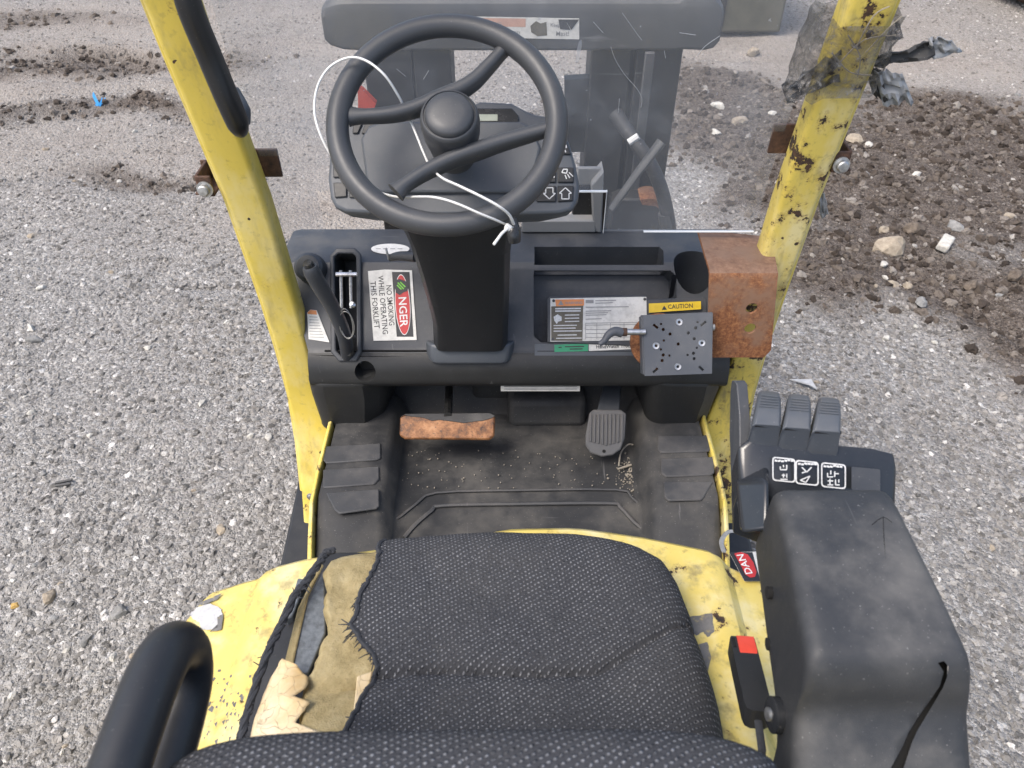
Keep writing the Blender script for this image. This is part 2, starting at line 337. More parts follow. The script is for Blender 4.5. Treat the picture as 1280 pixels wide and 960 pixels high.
def soil(x, y):
    x, y = warp(np.asarray(x, float), np.asarray(y, float))
    b = blob(x, y, 1160, 215, 1.25, .95, 10)
    for a in ((1090, 330, .50, .36, -10), (1265, 400, .30, .65, 20), (1280, 260, .9, .6, 0), (1225, 150, .9, .5, 0), (905, 165, .5, .7, 0), (860, 110, .5, .5, 0), (950, 250, .35, .2, 0)): b = np.maximum(b, .95 * blob(x, y, *a))
    for a in ((110, 82, 1.4, .36, 3), (40, 140, .6, .14, 0), (250, 75, .5, .25, 0), (150, 145, .55, .14, 5), (180, 222, .55, .10, 4), (60, 78, .5, .2, 0), (20, 25, 1.2, .35, 3), (700, 150, .4, .5, 0)): b = np.maximum(b, .66 * blob(x, y, *a))
    n = fbm(x, y, 2.2, 5, 3)
    return np.clip((b * (.45 + 1.0 * n) - .30) * 2.4, 0, 1)
def sand(x, y):
    x, y = warp(np.asarray(x, float), np.asarray(y, float))
    b = 0
    for a in ((60, 110, 1.8, .35, 2), (60, 50, 2.2, .6, 2), (100, 175, 1.3, .4, 3), (240, 190, 1.0, .35, 5), (330, 60, 1.6, 2.0, 0), (150, 20, 2.0, .6, 0), (1000, 60, 2.5, 1.2, 0), (420, 240, .7, .5, 0), (40, 190, .6, .3, 0)): b = np.maximum(b, blob(x, y, *a))
    return np.clip(b * (.4 + .9 * fbm(x, y, 1.7, 4, 9)), 0, 1)
def rut(x, y):
    x, y = warp(np.asarray(x, float), np.asarray(y, float))
    h = 0 * x
    for px, py, rx, ry, rot, d in ((120, 150, 1.0, .10, 4, -.02), (130, 78, 1.2, .14, 3, -.035), (170, 225, .7, .08, 4, -.02), (90, 62, 1.2, .1, 3, .02), (110, 118, 1.2, .12, 3, .02), (330, 345, .6, .05, 14, -.012), (280, 300, .5, .05, 8, .01), (1250, 385, .15, .35, 20, -.03), (1040, 60, 2.0, .1, 0, -.02)):
        h = h + 1.7 * d * blob(x, y, px, py, rx, ry, rot)
    return h
def gz(x, y):
    x = np.asarray(x, float); y = np.asarray(y, float); s_ = soil(x, y); near = np.exp(-((x / 7) ** 2 + ((y - 3) / 8) ** 2))
    return (.05 * (fbm(x, y, .55, 3, 1) - .5) * near + .035 * (fbm(x, y, 2.1, 4, 5) - .5) * near + .010 * (fbm(x, y, 11, 3, 21) - .5) + s_ * (.02 + .075 * np.abs(fbm(x, y, 7, 4, 31) - .45)) + rut(x, y))
def axis(lo, hi, st, far):
    a = list(np.arange(lo, hi + 1e-6, st)); g = st * 1.6; p = hi; q = lo; pre = []
    while p < far: p += g; a.append(p); q -= g; pre.append(q); g *= 1.45
    return np.array(pre[::-1] + a)
def sheet_mesh(name, xs, ys, lift=0):
    X, Yg = np.meshgrid(xs, ys); Z = gz(X, Yg) + lift; nx = len(xs); ny = len(ys)
    me = bpy.data.meshes.new(name); co = np.stack([X, Yg, Z], -1).reshape(-1, 3)
    i = np.arange(nx * ny).reshape(ny, nx); q = np.stack([i[:-1, :-1], i[:-1, 1:], i[1:, 1:], i[1:, :-1]], -1).reshape(-1, 4)
    me.vertices.add(len(co)); me.vertices.foreach_set('co', co.ravel()); me.loops.add(q.size); me.loops.foreach_set('vertex_index', q.ravel())
    me.polygons.add(len(q)); me.polygons.foreach_set('loop_start', np.arange(0, q.size, 4)); me.update(calc_edges=True)
    for nm, fn in (('soil', soil), ('sand', sand)):
        a = me.attributes.new(nm, 'FLOAT', 'POINT'); a.data.foreach_set('value', fn(X, Yg).ravel().astype(np.float32))
    me.polygons.foreach_set('use_smooth', [True] * len(q)); return me, X, Yg
m = NM('ground'); at_s = m.n('ShaderNodeAttribute', attribute_name='soil').outputs['Fac']; at_d = m.n('ShaderNodeAttribute', attribute_name='sand').outputs['Fac']
f1 = m.sep(m.voro(75, 'Color')); e1 = m.voro(75, 'Distance'); f2 = m.sep(m.voro(190, 'Color')); e2 = m.voro(190, 'Distance'); n1 = m.noise(2.5, 5, .65); n2 = m.noise(30, 5, .7)
g = m.ramp(f1[0], [(0, (.17, .163, .152)), (.35, (.255, .245, .23)), (.7, (.33, .317, .297)), (.9, (.41, .395, .37)), (1, (.58, .565, .54))])
g2 = m.ramp(f2[1], [(0, (.16, .154, .144)), (.5, (.27, .26, .244)), (.85, (.36, .346, .324)), (1, (.56, .545, .52))])
c = m.mix(m.step(n2, .42, .58), g, g2); c = m.mix(m.math('MULTIPLY', m.step(n1, .4, .7), .3), c, (.19, .18, .165))
c = m.mix(m.math('MULTIPLY', at_d, .8), c, m.ramp(m.math('ADD', m.math('MULTIPLY', n1, .5), m.math('MULTIPLY', n2, .5)), [(.35, (.21, .175, .145)), (.5, (.33, .29, .25)), (.65, (.40, .365, .325))]))
c = m.mix(m.math('MULTIPLY', at_s, .97), c, m.ramp(m.math('ADD', m.math('MULTIPLY', n2, .7), m.math('MULTIPLY', f2[0], .3)), [(.3, (.042, .033, .027)), (.5, (.105, .085, .07)), (.68, (.18, .153, .13)), (.8, (.33, .30, .27))]))
hh = m.math('ADD', m.math('MULTIPLY', e1, -1), m.math('ADD', m.math('MULTIPLY', e2, -.5), m.math('MULTIPLY', n2, 1.2)))
MAT['ground'] = m.done(c, .9, 0, m.bump(hh, .8, .012), .2)
me, _, _ = sheet_mesh('ground', axis(-5.5, 5.5, .045, 260), axis(-1.2, 9.0, .045, 260)); me.materials.append(MAT['ground'])
ground = link('ground', me); ground['kind'] = 'structure'

def stone_mat(key, stops, soil_stops):
    m = NM(key); rnd = m.n('ShaderNodeObjectInfo').outputs['Random']; so = m.n('ShaderNodeAttribute', attribute_name='soil', attribute_type='INSTANCER').outputs['Fac']; sn = m.n('ShaderNodeAttribute', attribute_name='sand', attribute_type='INSTANCER').outputs['Fac']
    pos = m.n('ShaderNodeNewGeometry').outputs['Position']; nz = m.noise(160, 3, .7, pos)
    c = m.ramp(rnd, stops); c = m.mix(m.math('MULTIPLY', sn, .5), c, m.mix(.6, c, (.31, .265, .22))); c = m.mix(m.math('MULTIPLY', so, .88 if key == 'gravel' else .95), c, m.ramp(rnd, soil_stops)); c = m.mix(m.step(m.noise(1.1, 5, .62, pos), .36, .66), c, m.mix(1, c, (.82, .80, .775), 'MULTIPLY'))
    c = m.mix(1, c, m.ramp(nz, [(.25, .7), (.75, 1.2)]), 'MULTIPLY'); MAT[key] = m.done(c, .9, 0, m.bump(nz, .4, .004), .2); return MAT[key]
SOILR = [(0, (.034, .027, .022)), (.35, (.082, .066, .054)), (.7, (.145, .122, .102)), (.95, (.22, .195, .17)), (1, (.36, .34, .31))]
stone_mat('gravel', [(0, (.12, .116, .109)), (.2, (.20, .192, .180)), (.55, (.29, .278, .26)), (.82, (.365, .351, .329)), (.95, (.46, .445, .42)), (1, (.72, .70, .665))], SOILR)
stone_mat('clod', SOILR, SOILR)
def scatter(name, me, dens_attr, dens, smin, smax, power, mat, seed, flatz=.6):
    o = link(name, me); ng = bpy.data.node_groups.new(name, 'GeometryNodeTree'); N = ng.nodes; L = ng.links
    ng.interface.new_socket('Geometry', in_out='INPUT', socket_type='NodeSocketGeometry'); ng.interface.new_socket('Geometry', in_out='OUTPUT', socket_type='NodeSocketGeometry')
    gi = N.new('NodeGroupInput'); go = N.new('NodeGroupOutput'); dp = N.new('GeometryNodeDistributePointsOnFaces'); dp.inputs['Seed'].default_value = seed
    na = N.new('GeometryNodeInputNamedAttribute'); na.data_type = 'FLOAT'; na.inputs['Name'].default_value = dens_attr
    mu = N.new('ShaderNodeMath'); mu.operation = 'MULTIPLY'; mu.inputs[1].default_value = dens; L.new(na.outputs['Attribute'], mu.inputs[0]); L.new(mu.outputs[0], dp.inputs['Density']); L.new(gi.outputs[0], dp.inputs['Mesh'])
    gj = N.new('GeometryNodeGeometryToInstance')
    for k in range(7):
        ic = N.new('GeometryNodeMeshIcoSphere'); ic.inputs['Subdivisions'].default_value = 2
        nt = N.new('ShaderNodeTexNoise'); nt.noise_dimensions = '4D'; nt.inputs['W'].default_value = k * 9.3 + seed; nt.inputs['Scale'].default_value = .95; nt.inputs['Detail'].default_value = 1
        v1 = N.new('ShaderNodeVectorMath'); v1.operation = 'SUBTRACT'; v1.inputs[1].default_value = (.5, .5, .5); L.new(nt.outputs[1], v1.inputs[0])
        v2 = N.new('ShaderNodeVectorMath'); v2.operation = 'SCALE'; v2.inputs['Scale'].default_value = 2.6; L.new(v1.outputs[0], v2.inputs[0])
        sp = N.new('GeometryNodeSetPosition'); L.new(ic.outputs['Mesh'], sp.inputs['Geometry']); L.new(v2.outputs[0], sp.inputs['Offset'])
        tg = N.new('GeometryNodeTransform'); tg.inputs['Scale'].default_value = (1, .72 + .06 * (k % 4), flatz); L.new(sp.outputs[0], tg.inputs['Geometry'])
        ss = N.new('GeometryNodeSetShadeSmooth'); ss.inputs['Shade Smooth'].default_value = False; L.new(tg.outputs[0], ss.inputs[0])
        sm = N.new('GeometryNodeSetMaterial'); sm.inputs['Material'].default_value = mat; L.new(ss.outputs[0], sm.inputs['Geometry']); L.new(sm.outputs[0], gj.inputs[0])
    ip = N.new('GeometryNodeInstanceOnPoints'); ip.inputs['Pick Instance'].default_value = True; L.new(dp.outputs['Points'], ip.inputs['Points']); L.new(gj.outputs[0], ip.inputs['Instance'])
    rv = N.new('FunctionNodeRandomValue'); rv.data_type = 'FLOAT_VECTOR'; rv.inputs['Min'].default_value = (-.7, -.7, 0); rv.inputs['Max'].default_value = (.7, .7, 6.28); rv.inputs['Seed'].default_value = seed + 1; L.new(rv.outputs[0], ip.inputs['Rotation'])
    rs = N.new('FunctionNodeRandomValue'); rs.data_type = 'FLOAT'; rs.inputs['Seed'].default_value = seed + 2
    pw = N.new('ShaderNodeMath'); pw.operation = 'POWER'; pw.inputs[1].default_value = power; L.new(rs.outputs[1], pw.inputs[0])
    ma = N.new('ShaderNodeMath'); ma.operation = 'MULTIPLY_ADD'; ma.inputs[1].default_value = smax - smin; ma.inputs[2].default_value = smin; L.new(pw.outputs[0], ma.inputs[0]); L.new(ma.outputs[0], ip.inputs['Scale']); L.new(ip.outputs[0], go.inputs[0])
    md = o.modifiers.new('scatter', 'NODES'); md.node_group = ng; o['kind'] = 'stuff'; return o
def scatter_base(name, lo, hi, st, fn):
    me, X, Y_ = sheet_mesh(name, np.arange(lo[0], hi[0], st), np.arange(lo[1], hi[1], st), -.002)
    a = me.attributes.new('dens', 'FLOAT', 'POINT'); a.data.foreach_set('value', fn(X, Y_).ravel().astype(np.float32)); return me
def vis(x, y): return ((np.abs(x) < 1.15 + .62 * np.maximum(y, 0) + .25) & ~((np.abs(x - .012) < .40) & (y < 1.55))).astype(float)
tag(scatter('gravel', scatter_base('gravel', (-5, -.3), (5, 7.6), .06, lambda x, y: vis(x, y) * (1 - .6 * soil(x, y)) * (1 - .8 * sand(x, y)) * np.clip(1.25 - .13 * y, .25, 1) * np.clip(.35 + 1.3 * fbm(x, y, 1.6, 4, 41), .4, 1.3)), 'dens', 9000, .0026, .0125, 3.6, MAT['gravel'], 3), 'grey crushed stone gravel covering the yard', 'gravel')
tag(scatter('soil_clods', scatter_base('soil_clods', (-5, .8), (5, 7.6), .06, lambda x, y: vis(x, y) * soil(x, y)), 'dens', 1700, .004, .027, 5.5, MAT['clod'], 8, .75), 'loose brown soil clods churned up among the gravel', 'soil')

# single stones
def stone_mesh(seed, rough=.5, flat_=.6, sub=2):
    bm = bmesh.new(); bmesh.ops.create_icosphere(bm, subdivisions=sub, radius=1)
    for v in bm.verts:
        n_ = mnoise.noise_vector(v.co * .9 + V((seed * 3.1, seed * 1.7, 0))); v.co += n_ * rough; v.co += mnoise.noise_vector(v.co * 2.6 + V((0, seed, 5))) * rough * .3; v.co.z *= flat_
    me = bpy.data.meshes.new('stone'); bm.to_mesh(me); bm.free(); return me
def stone_solid(key, c1, c2):
    m = NM(key); pos = m.n('ShaderNodeNewGeometry').outputs['Position']; a = m.noise(60, 5, .7, pos); MAT[key] = m.done(m.ramp(a, [(.3, c1), (.7, c2)]), .9, 0, m.bump(a, .5, .006), .2)
stone_solid('stone_pale', (.38, .36, .31), (.62, .6, .55)); stone_solid('stone_tan', (.24, .2, .15), (.42, .36, .28)); stone_solid('stone_grey', (.16, .16, .155), (.32, .315, .3)); stone_solid('stone_brown', (.08, .062, .048), (.2, .165, .13)); stone_solid('stone_ochre', (.38, .24, .07), (.55, .38, .15))
def stone(px, py, spx, mat, label, seed, group=None, aspect=1.0, rot=None, flat_=.6):
    p = at(px, py, Z=0.0); z = float(gz(p.x, p.y)); p = at(px, py, Z=z + .01); z = float(gz(p.x, p.y))
    sz = spx * (p - CP).dot(CF) / FPX / 2.2
    me = stone_mesh(seed, .5, flat_); me.materials.append(MAT[mat]); o = link('stone', me)
    o.location = (p.x, p.y, z + sz * .25); o.scale = (sz, sz * aspect, sz); o.rotation_euler = (0, 0, random.random() * 6 if rot is None else rot)
    return tag(o, label, 'stone', group)
SG = 'stones lying about the yard'
stone(1111, 309, 44, 'stone_tan', 'large tan earth-caked rock on the brown soil', 1, SG, .75, .1, .7)
b_ = at(1180, 308, Z=.02); mb = MB(); mb.box((0, 0, 0), (.10, .05, .035)); o = mb.build('brick_fragment', MAT['stone_pale'], None, .008); o.location = (b_.x, b_.y, float(gz(b_.x, b_.y)) + .03); o.rotation_euler = (.15, -.1, R(52)); tag(o, 'pale oblong brick fragment on brown soil beside the rock', 'brick fragment')
for i, (px, py, s_, mt, lb, asp) in enumerate([
    (1195, 284, 24, 'stone_grey', 'smooth grey cobble just behind the pale brick fragment', .7), (1106, 329, 15, 'stone_pale', 'small cream stone beside the large tan rock', .7),
    (1215, 357, 26, 'stone_brown', 'flat brown clod of earth on the soil patch', .6), (1107, 284, 17, 'stone_tan', 'tan pebble behind the large tan rock', .8), (1140, 285, 26, 'stone_brown', 'lumpy brown clod between rock and grey cobble', .8),
    (1107, 345, 10, 'stone_pale', 'thin white chip below the large tan rock', .5), (1108, 421, 13, 'stone_pale', 'lone white stone on the grey gravel near levers', .75), (1262, 270, 15, 'stone_tan', 'tan stone on the brown soil patch edge', .8),
    (1147, 214, 11, 'stone_pale', 'pale pebble on dark soil', .8), (1068, 176, 22, 'stone_tan', 'tan rock beside the yellow post on soil', .8), (1087, 178, 12, 'stone_pale', 'pale stone beside the tan rock by the post', .8),
    (1270, 345, 30, 'stone_brown', 'mossy brown lump of earth on dark soil', .6), (1192, 345, 14, 'stone_brown', 'round brown clod below the brick fragment', 1), (1115, 355, 17, 'stone_tan', 'tan clod at the soil patch margin', .9), (1135, 357, 15, 'stone_tan', 'rounded tan clod at the soil patch margin', .9), (1152, 379, 22, 'stone_grey', 'grey stone where soil meets the gravel', .7),
    (940, 70, 20, 'stone_tan', 'tan stone seen through the clear screen', .7), (898, 132, 18, 'stone_pale', 'pale stone on soil seen through the clear screen', .7), (925, 152, 22, 'stone_tan', 'lumpy tan stone seen through the clear screen', .7), (895, 165, 16, 'stone_pale', 'small pale rock seen through the clear screen', .8), (965, 142, 12, 'stone_pale', 'white pebble seen through the clear screen', .8),
    (18, 755, 13, 'stone_ochre', 'ochre yellow pebble on grey gravel', .7), (335, 545, 13, 'stone_pale', 'white pebble on gravel beside the yellow post foot', .7), (60, 745, 22, 'stone_tan', 'dull tan flat stone in the gravel', .7), (148, 765, 28, 'stone_grey', 'wide grey flat stone in the gravel', .6),
    (82, 812, 11, 'stone_pale', 'pale round pebble in dark gravel', .8), (140, 820, 13, 'stone_pale', 'white angular pebble in gravel near the loop handle', .7), (14, 868, 14, 'stone_pale', 'white stone in the gravel corner', .7), (105, 800, 20, 'stone_grey', 'grey wedge of stone in gravel', .6),
    (184, 433, 11, 'stone_pale', 'white chip on smooth gravel', .7), (50, 359, 12, 'stone_pale', 'bluish white pebble on smooth gravel', .6), (38, 409, 16, 'stone_pale', 'long white chip on smooth gravel', .4), (41, 424, 22, 'stone_grey', 'flat grey slate on smooth gravel', .4),
    (38, 514, 12, 'stone_pale', 'pale stone fragment on coarse gravel', .6), (111, 543, 10, 'stone_pale', 'little white stone on coarse gravel', .8), (252, 502, 14, 'stone_pale', 'white elongated stone on coarse gravel', .5), (312, 543, 10, 'stone_pale', 'white round stone near white pebble by post foot', .8), (148, 225, 9, 'stone_pale', 'pale pebble near the wheel rut', .8), (275, 660, 16, 'stone_tan', 'tan stone near the front tyre', .8)]):
    stone(px, py, s_, mt, lb, i + 2, SG, asp)
for i in range(70):
    px = random.choice([random.uniform(0, 350), random.uniform(0, 300), random.uniform(1000, 1280)]); py = random.uniform(40, 940) if px < 400 else random.uniform(40, 800)
    q = at(px, py, Z=0); so_ = float(soil(q.x, q.y)) > .3
    mt = random.choice(['stone_brown', 'stone_tan', 'stone_grey']) if so_ else random.choice(['stone_pale', 'stone_grey', 'stone_tan', 'stone_grey'])
    lb = 'small ' + {'stone_brown': 'dark brown', 'stone_tan': 'tan', 'stone_grey': 'grey', 'stone_pale': 'whitish'}[mt] + (' stone lying loose on the brown soil' if so_ else ' stone lying loose on the grey gravel') + (' to the right of the truck' if px > 640 else ' to the left of the truck')
    stone(px, py, random.uniform(6, 11), mt, lb, i + 60, lb.replace(' stone ', ' stones '), random.uniform(.55, .9))

# ================================================================== the forklift
XC = .012
fork = empty('forklift', (XC, .55, 0))
tag(fork, 'yellow and black forklift truck with torn cloth seat and scratched clear front screen', 'forklift')

# ---- lettering helpers
def text_into(mb, s_, o, u, n, width, mi=0, height=None, off=.0006, bold=.012):
    """flat lettering: baseline starts at o, runs along u, faces n; scaled to the given width"""
    cu = bpy.data.curves.new('t', 'FONT'); cu.body = s_; cu.resolution_u = 2; cu.offset = bold; ob = bpy.data.objects.new('t', cu); COL.objects.link(ob)
    dg = bpy.context.evaluated_depsgraph_get(); me = bpy.data.meshes.new_from_object(ob.evaluated_get(dg))
    xs = [v.co.x for v in me.vertices]; ys = [v.co.y for v in me.vertices]; k = width / (max(xs) - min(xs)); ky = k if height is None else height / (max(ys) - min(ys))
    u = V(u).normalized(); n = V(n).normalized(); v_ = n.cross(u); x0 = min(xs); y0 = min(ys)
    mb.add([V(o) + u * ((v.co.x - x0) * k) + v_ * ((v.co.y - y0) * ky) + n * off for v in me.vertices], [tuple(p.vertices) for p in me.polygons], mi)
    bpy.data.objects.remove(ob); bpy.data.meshes.remove(me); bpy.data.curves.remove(cu)
def pquad(pl, pts, off): return [pl.hit(x, y, off) for x, y in pts]
def slab(mb, pl, pts, off, th, mi=0): mb.prism(pquad(pl, pts, off), pl.n * th, mi)
def line(mb, pl, a, b, wpx, off, mi=0):
    A = V(a); B = V(b); d = (B - A); d = d / max(d.length, 1e-6); n = V((-d.y, d.x)) * wpx / 2
    mb.poly([pl.hit(q.x, q.y, off) for q in (A - n, B - n, B + n, A + n)], mi)

# ---- body: hood, sides, chassis, wheels
FRONT = [(p.x - XC, p.y) for p in [at(*q, Z=.90 + .05 * min(1, (.5 - abs(q[0] - 640) / 960) / .16)) for q in ((225, 765), (238, 745), (262, 729), (300, 715), (340, 706), (400, 697), (470, 689), (560, 676), (640, 664), (720, 662), (800, 673), (880, 688), (955, 708), (1010, 728), (1048, 752))]]
def yfront(x): return interp(FRONT, x)
HZ = [(-.485, .84), (-.475, .875), (-.46, .905), (-.43, .926), (-.385, .936), (-.365, .939), (-.352, .953), (-.335, .960), (-.30, .966), (-.2, .968), (0, .97), (.2, .968), (.262, .966), (.278, .960), (.292, .944), (.31, .938), (.36, .934), (.41, .93), (.45, .918), (.468, .895), (.485, .84)]
def hoodz(x): return interp(HZ, x)
xs = [h[0] for h in HZ]; xs = sorted(set(xs + list(np.linspace(-.44, .44, 34).round(4))))
rows = []
for z_ in (.30, .60, .80): rows.append([(x + XC, yfront(x) + .0 - (.012 if z_ < .7 else .006), min(z_, hoodz(x) - .03)) for x in xs])
for dy, dz in ((.001, -.022), (-.004, -.010), (-.012, -.003), (-.03, 0)): rows.append([(x + XC, yfront(x) + dy, hoodz(x) + dz) for x in xs])
for t in np.linspace(.12, 1, 12): rows.append([(x + XC, (yfront(x) - .03) * (1 - t) + (-.35) * t, hoodz(x) + .004 * math.sin(t * 3)) for x in xs])
rows.append([(x + XC, -.36, .30) for x in xs])
mb = MB(); mb.grid(rows); hood = mb.build('hood', MAT['yellow_hood'], fork, sharp=28)
for s_ in (-1, 1):
    mb = MB(); mb.prism([(XC + s_ * .468, -.36, .24), (XC + s_ * .468, yfront(s_ * .44) - .02, .24), (XC + s_ * .468, yfront(s_ * .44) - .02, .83), (XC + s_ * .468, -.36, .83)], (s_ * .014, 0, 0)); mb.build('side_panel', MAT['yellow'], fork, .01)
mb = MB(); mb.box((XC, .62, .34), (.80, 1.7, .2)); mb.box((XC, 1.3, .44), (.74, .28, .30)); mb.build('chassis', MAT['mast_paint'], fork, .02)
mb = MB(); mb.loft([[(XC + x * k, y, z) for x, z in ((-.5, .25), (.5, .25), (.5, .9), (.42, .98), (-.42, .98), (-.5, .9))] for y, k in ((-.37, 1), (-.75, 1), (-.92, .85))]); mb.build('counterweight', MAT['yellow'], fork, .03)
def wheel_at(x, y, r, wd):
    prof = [(r * .55, -wd / 2), (r * .93, -wd / 2), (r, -wd * .36), (r, wd * .36), (r * .93, wd / 2), (r * .55, wd / 2)]
    mb = MB(); mb.lathe((x, y, r), (1, 0, 0), prof, 40); t = mb.build('wheel', MAT['tyre'], fork)
    mb = MB(); mb.lathe((x, y, r), (1, 0, 0), [(r * .16, -wd * .50), (r * .3, -wd * .45), (r * .545, -wd * .42), (r * .545, wd * .42), (r * .3, wd * .45), (r * .16, wd * .5)], 28); mb.build('rim', MAT['yellow'], t)
for s_ in (-1, 1): wheel_at(XC + s_ * .46, 1.55, .29, .17); wheel_at(XC + s_ * .38, -.28, .22, .14)
# wheel arch plates beside the step
for s_, x0, x1 in ((-1, -.532, -.37), (1, .385, .56)):
    sec = [(.78, .36), (1.05, .37), (1.22, .39), (1.28, .40), (1.28, .37), (1.22, .35), (1.05, .33), (.78, .32)]
    mb = MB(); mb.loft([[(x, y, z) for y, z in sec] for x in (x0, x1)]); mb.build('side_step', MAT['plastic_clean'], fork, .008)

# ---- overhead guard posts
PY = [(.44, 1.09), (.55, 1.15), (.714, 1.192), (.905, 1.19), (1.207, 1.158), (1.549, 1.09), (2.06, .975)]
def posty(z): return float(np.interp(z, [a for a, b in PY], [b for a, b in PY]))
def pdx(z): return float(np.interp(z, [.5, .7, .95, 1.2, 1.5], [.014, .015, .015, .011, 0]))
def post(side, x0, x1):
    zs = list(np.linspace(.44, .9, 7)) + list(np.linspace(1.0, 2.06, 16)); rings = []
    for z in zs:
        y = posty(z); dpt = .05 if z > .72 else .03 + .02 * (z - .44) / .28; cx = (x0 + x1) / 2; r_ = .010 if z > .8 else .006; ex = .030 * min(1, max(0, (.80 - z) / .15)); dx = pdx(z) if side < 0 else 0
        rings.append([(cx + dx + a * (1 + ex / (x1 - x0)) - side * ex / 2, y + dpt / 2 - b, z + (b * .12)) for a, b in rrect(x1 - x0, dpt, min(r_, dpt * .4), 4)])
    mb = MB(); mb.loft(rings); p = mb.build('front_post', MAT['yellow' if side < 0 else 'yellow_worn'], fork, sharp=40)
    return p
pl_ = post(-1, -.490, -.424); pr_ = post(1, .447, .512)
for s_, (x0, x1) in ((-1, (-.49, -.41)), (1, (.433, .512))):
    xo = x0 if s_ < 0 else x1                                             # folded outer flange of the post
    zs = np.linspace(.5, 2.05, 14); mb = MB(); mb.loft([[(xo + s_ * a + (pdx(z) if s_ < 0 else 0), posty(z) + b, z) for a, b in ((-.004, .008), (.007, .012), (.007, .055), (-.004, .055))] for z in zs]); mb.build('flange', MAT['yellow'], pl_ if s_ < 0 else pr_, .003)
mb = MB(); mb.tube([(-.45, .99, 2.06), (XC, .985, 2.07), (.472, .99, 2.06)], .035, 12); mb.build('header_bar', MAT['yellow'], fork)
# rusty clamp tabs and bolts on the posts
def clamp(px, py, s_, x_out, x_in, par):
    if s_ < 0: x_in += .009
    x_out += s_ * .006 if s_ < 0 else .004
    z = at(px, py, Y=1.135).z; y = posty(z)
    mb = MB(); mb.box((x_out + s_ * .010, y + .01, z), (.024, .005, .036)); mb.box((x_out + s_ * .022, y + .04, z), (.005, .06, .036)); mb.box((x_out + s_ * .014, y + .068, z), (.036, .005, .036)); mb.box((x_out + s_ * .015, y + .04, z - .016), (.034, .056, .004))
    c = mb.build('clamp', MAT['rust_dark'], fork, .0015)
    mb = MB(); mb.lathe((x_out + s_ * .010, y + .006, z - .003), (0, -1, .1), [(.0135, 0), (.0135, .003), (.0095, .0032), (.0095, .011), (.0075, .013), (.002, .0135)], 6 if False else 14); mb.build('bolt', MAT['zinc'], c)
    mb = MB(); mb.box((x_in + s_ * .024, y + .07, z + .012), (.062, .006, .05)); mb.build('clamp_tab', MAT['rust_dark'], fork, .001)
clamp(270, 242, -1, -.49, -.41, pl_); clamp(1040, 208, 1, .512, .433, pr_)
# foot bolts
for px, py in ((375, 507), (388, 621), (900, 628)):
    p = at(px, py, Y=posty(at(px, py, Y=1.17).z)); mb = MB(); mb.lathe((p.x, p.y + .002, p.z), (0, -1, .1), [(.0085, 0), (.0085, .0025), (.006, .003), (.0055, .006), (.002, .0068)], 14); mb.build('bolt', MAT['zinc'], fork)
# grab handle on the left post
hp = [at(222, -60, D=.955), at(236, 5, D=.985), at(262, 70, D=1.03), (at(285, 125, D=1.065)), at(297, 153, D=1.09), at(302, 162, D=1.115)]
mb = MB(); mb.tube(hp, [.0165, .0165, .0165, .0165, .0155, .009], 14, smooth=5, flat=1.25, up=(0, 1, 0)); gh = mb.build('grab_handle', MAT['handle_black'], fork)
mb = MB(); mb.tube([at(290, 112, D=1.12), at(299, 138, D=1.125), at(302, 156, D=1.13)], [.010, .0165, .012], 12, smooth=4); mb.build('handle_end', MAT['plastic_grey'], gh)

# ---- clear front screen behind the posts
def sy(z): return posty(z) + .072
zb = at(900, 291, Y=1.235).z; zn = at(740, 243, Y=1.22).z
def strip(x0, x1, z0, z1, n=6): 
    zz = np.linspace(z0, z1, n); return [[(x, sy(z), z) for x in np.linspace(x0, x1, 3)] for z in zz]
xn0 = at(392, 243, Y=1.21).x; xn1 = at(758, 262, Y=1.22).x
outl = [(-.40, zb), (xn0, zb), (xn0, zn), (xn1, zn), (xn1, zb), (.425, zb)]
mb = MB()
for x0, x1, z0 in ((-.425, xn0, zb), (xn0, xn1, zn), (xn1, .445, zb)): mb.grid(strip(x0, x1, z0, 2.03, 10))
screen = mb.build('clear_screen', MAT['clear_sheet'], fork, recalc=False)
so_ = screen.modifiers.new('weld', 'WELD'); so_.merge_threshold = .0005
mb = MB()
for a, b in ((xn1 - .05, xn1),): mb.box(((a + b) / 2, sy(zn), zn), (b - a, .005, .0022))
mb.box(((xn1 + .075 + .445) / 2, sy(zb), zb), (.445 - xn1 - .075, .005, .0018)); mb.box((xn1, sy((zn + zb) / 2), (zn + zb) / 2), (.0008, .004, abs(zn - zb))); mb.build('edge', MAT['clear_edge'], screen)
# scratches in the sheet
for pts in (((740, 20), (752, 34)), ((762, 53), (768, 70), (780, 90), (795, 108), (802, 122), (801, 134)), ((846, 34), (866, 37)), ((868, 66), (878, 52), (896, 38)), ((828, 58), (830, 68)), ((774, 122), (773, 141)), ((497, 82), (508, 92)), ((530, 96), (537, 84)), ((775, 8), (790, 30), (800, 44))):
    P = [at(x, y, Y=sy(1.3) - .012) for x, y in pts]; P = [V((p.x, sy(p.z) - .0008, p.z)) for p in P]; mb = MB(); mb.tube(P, .00035, 4, smooth=3); mb.build('scratch', MAT['scratch_mark'], screen)

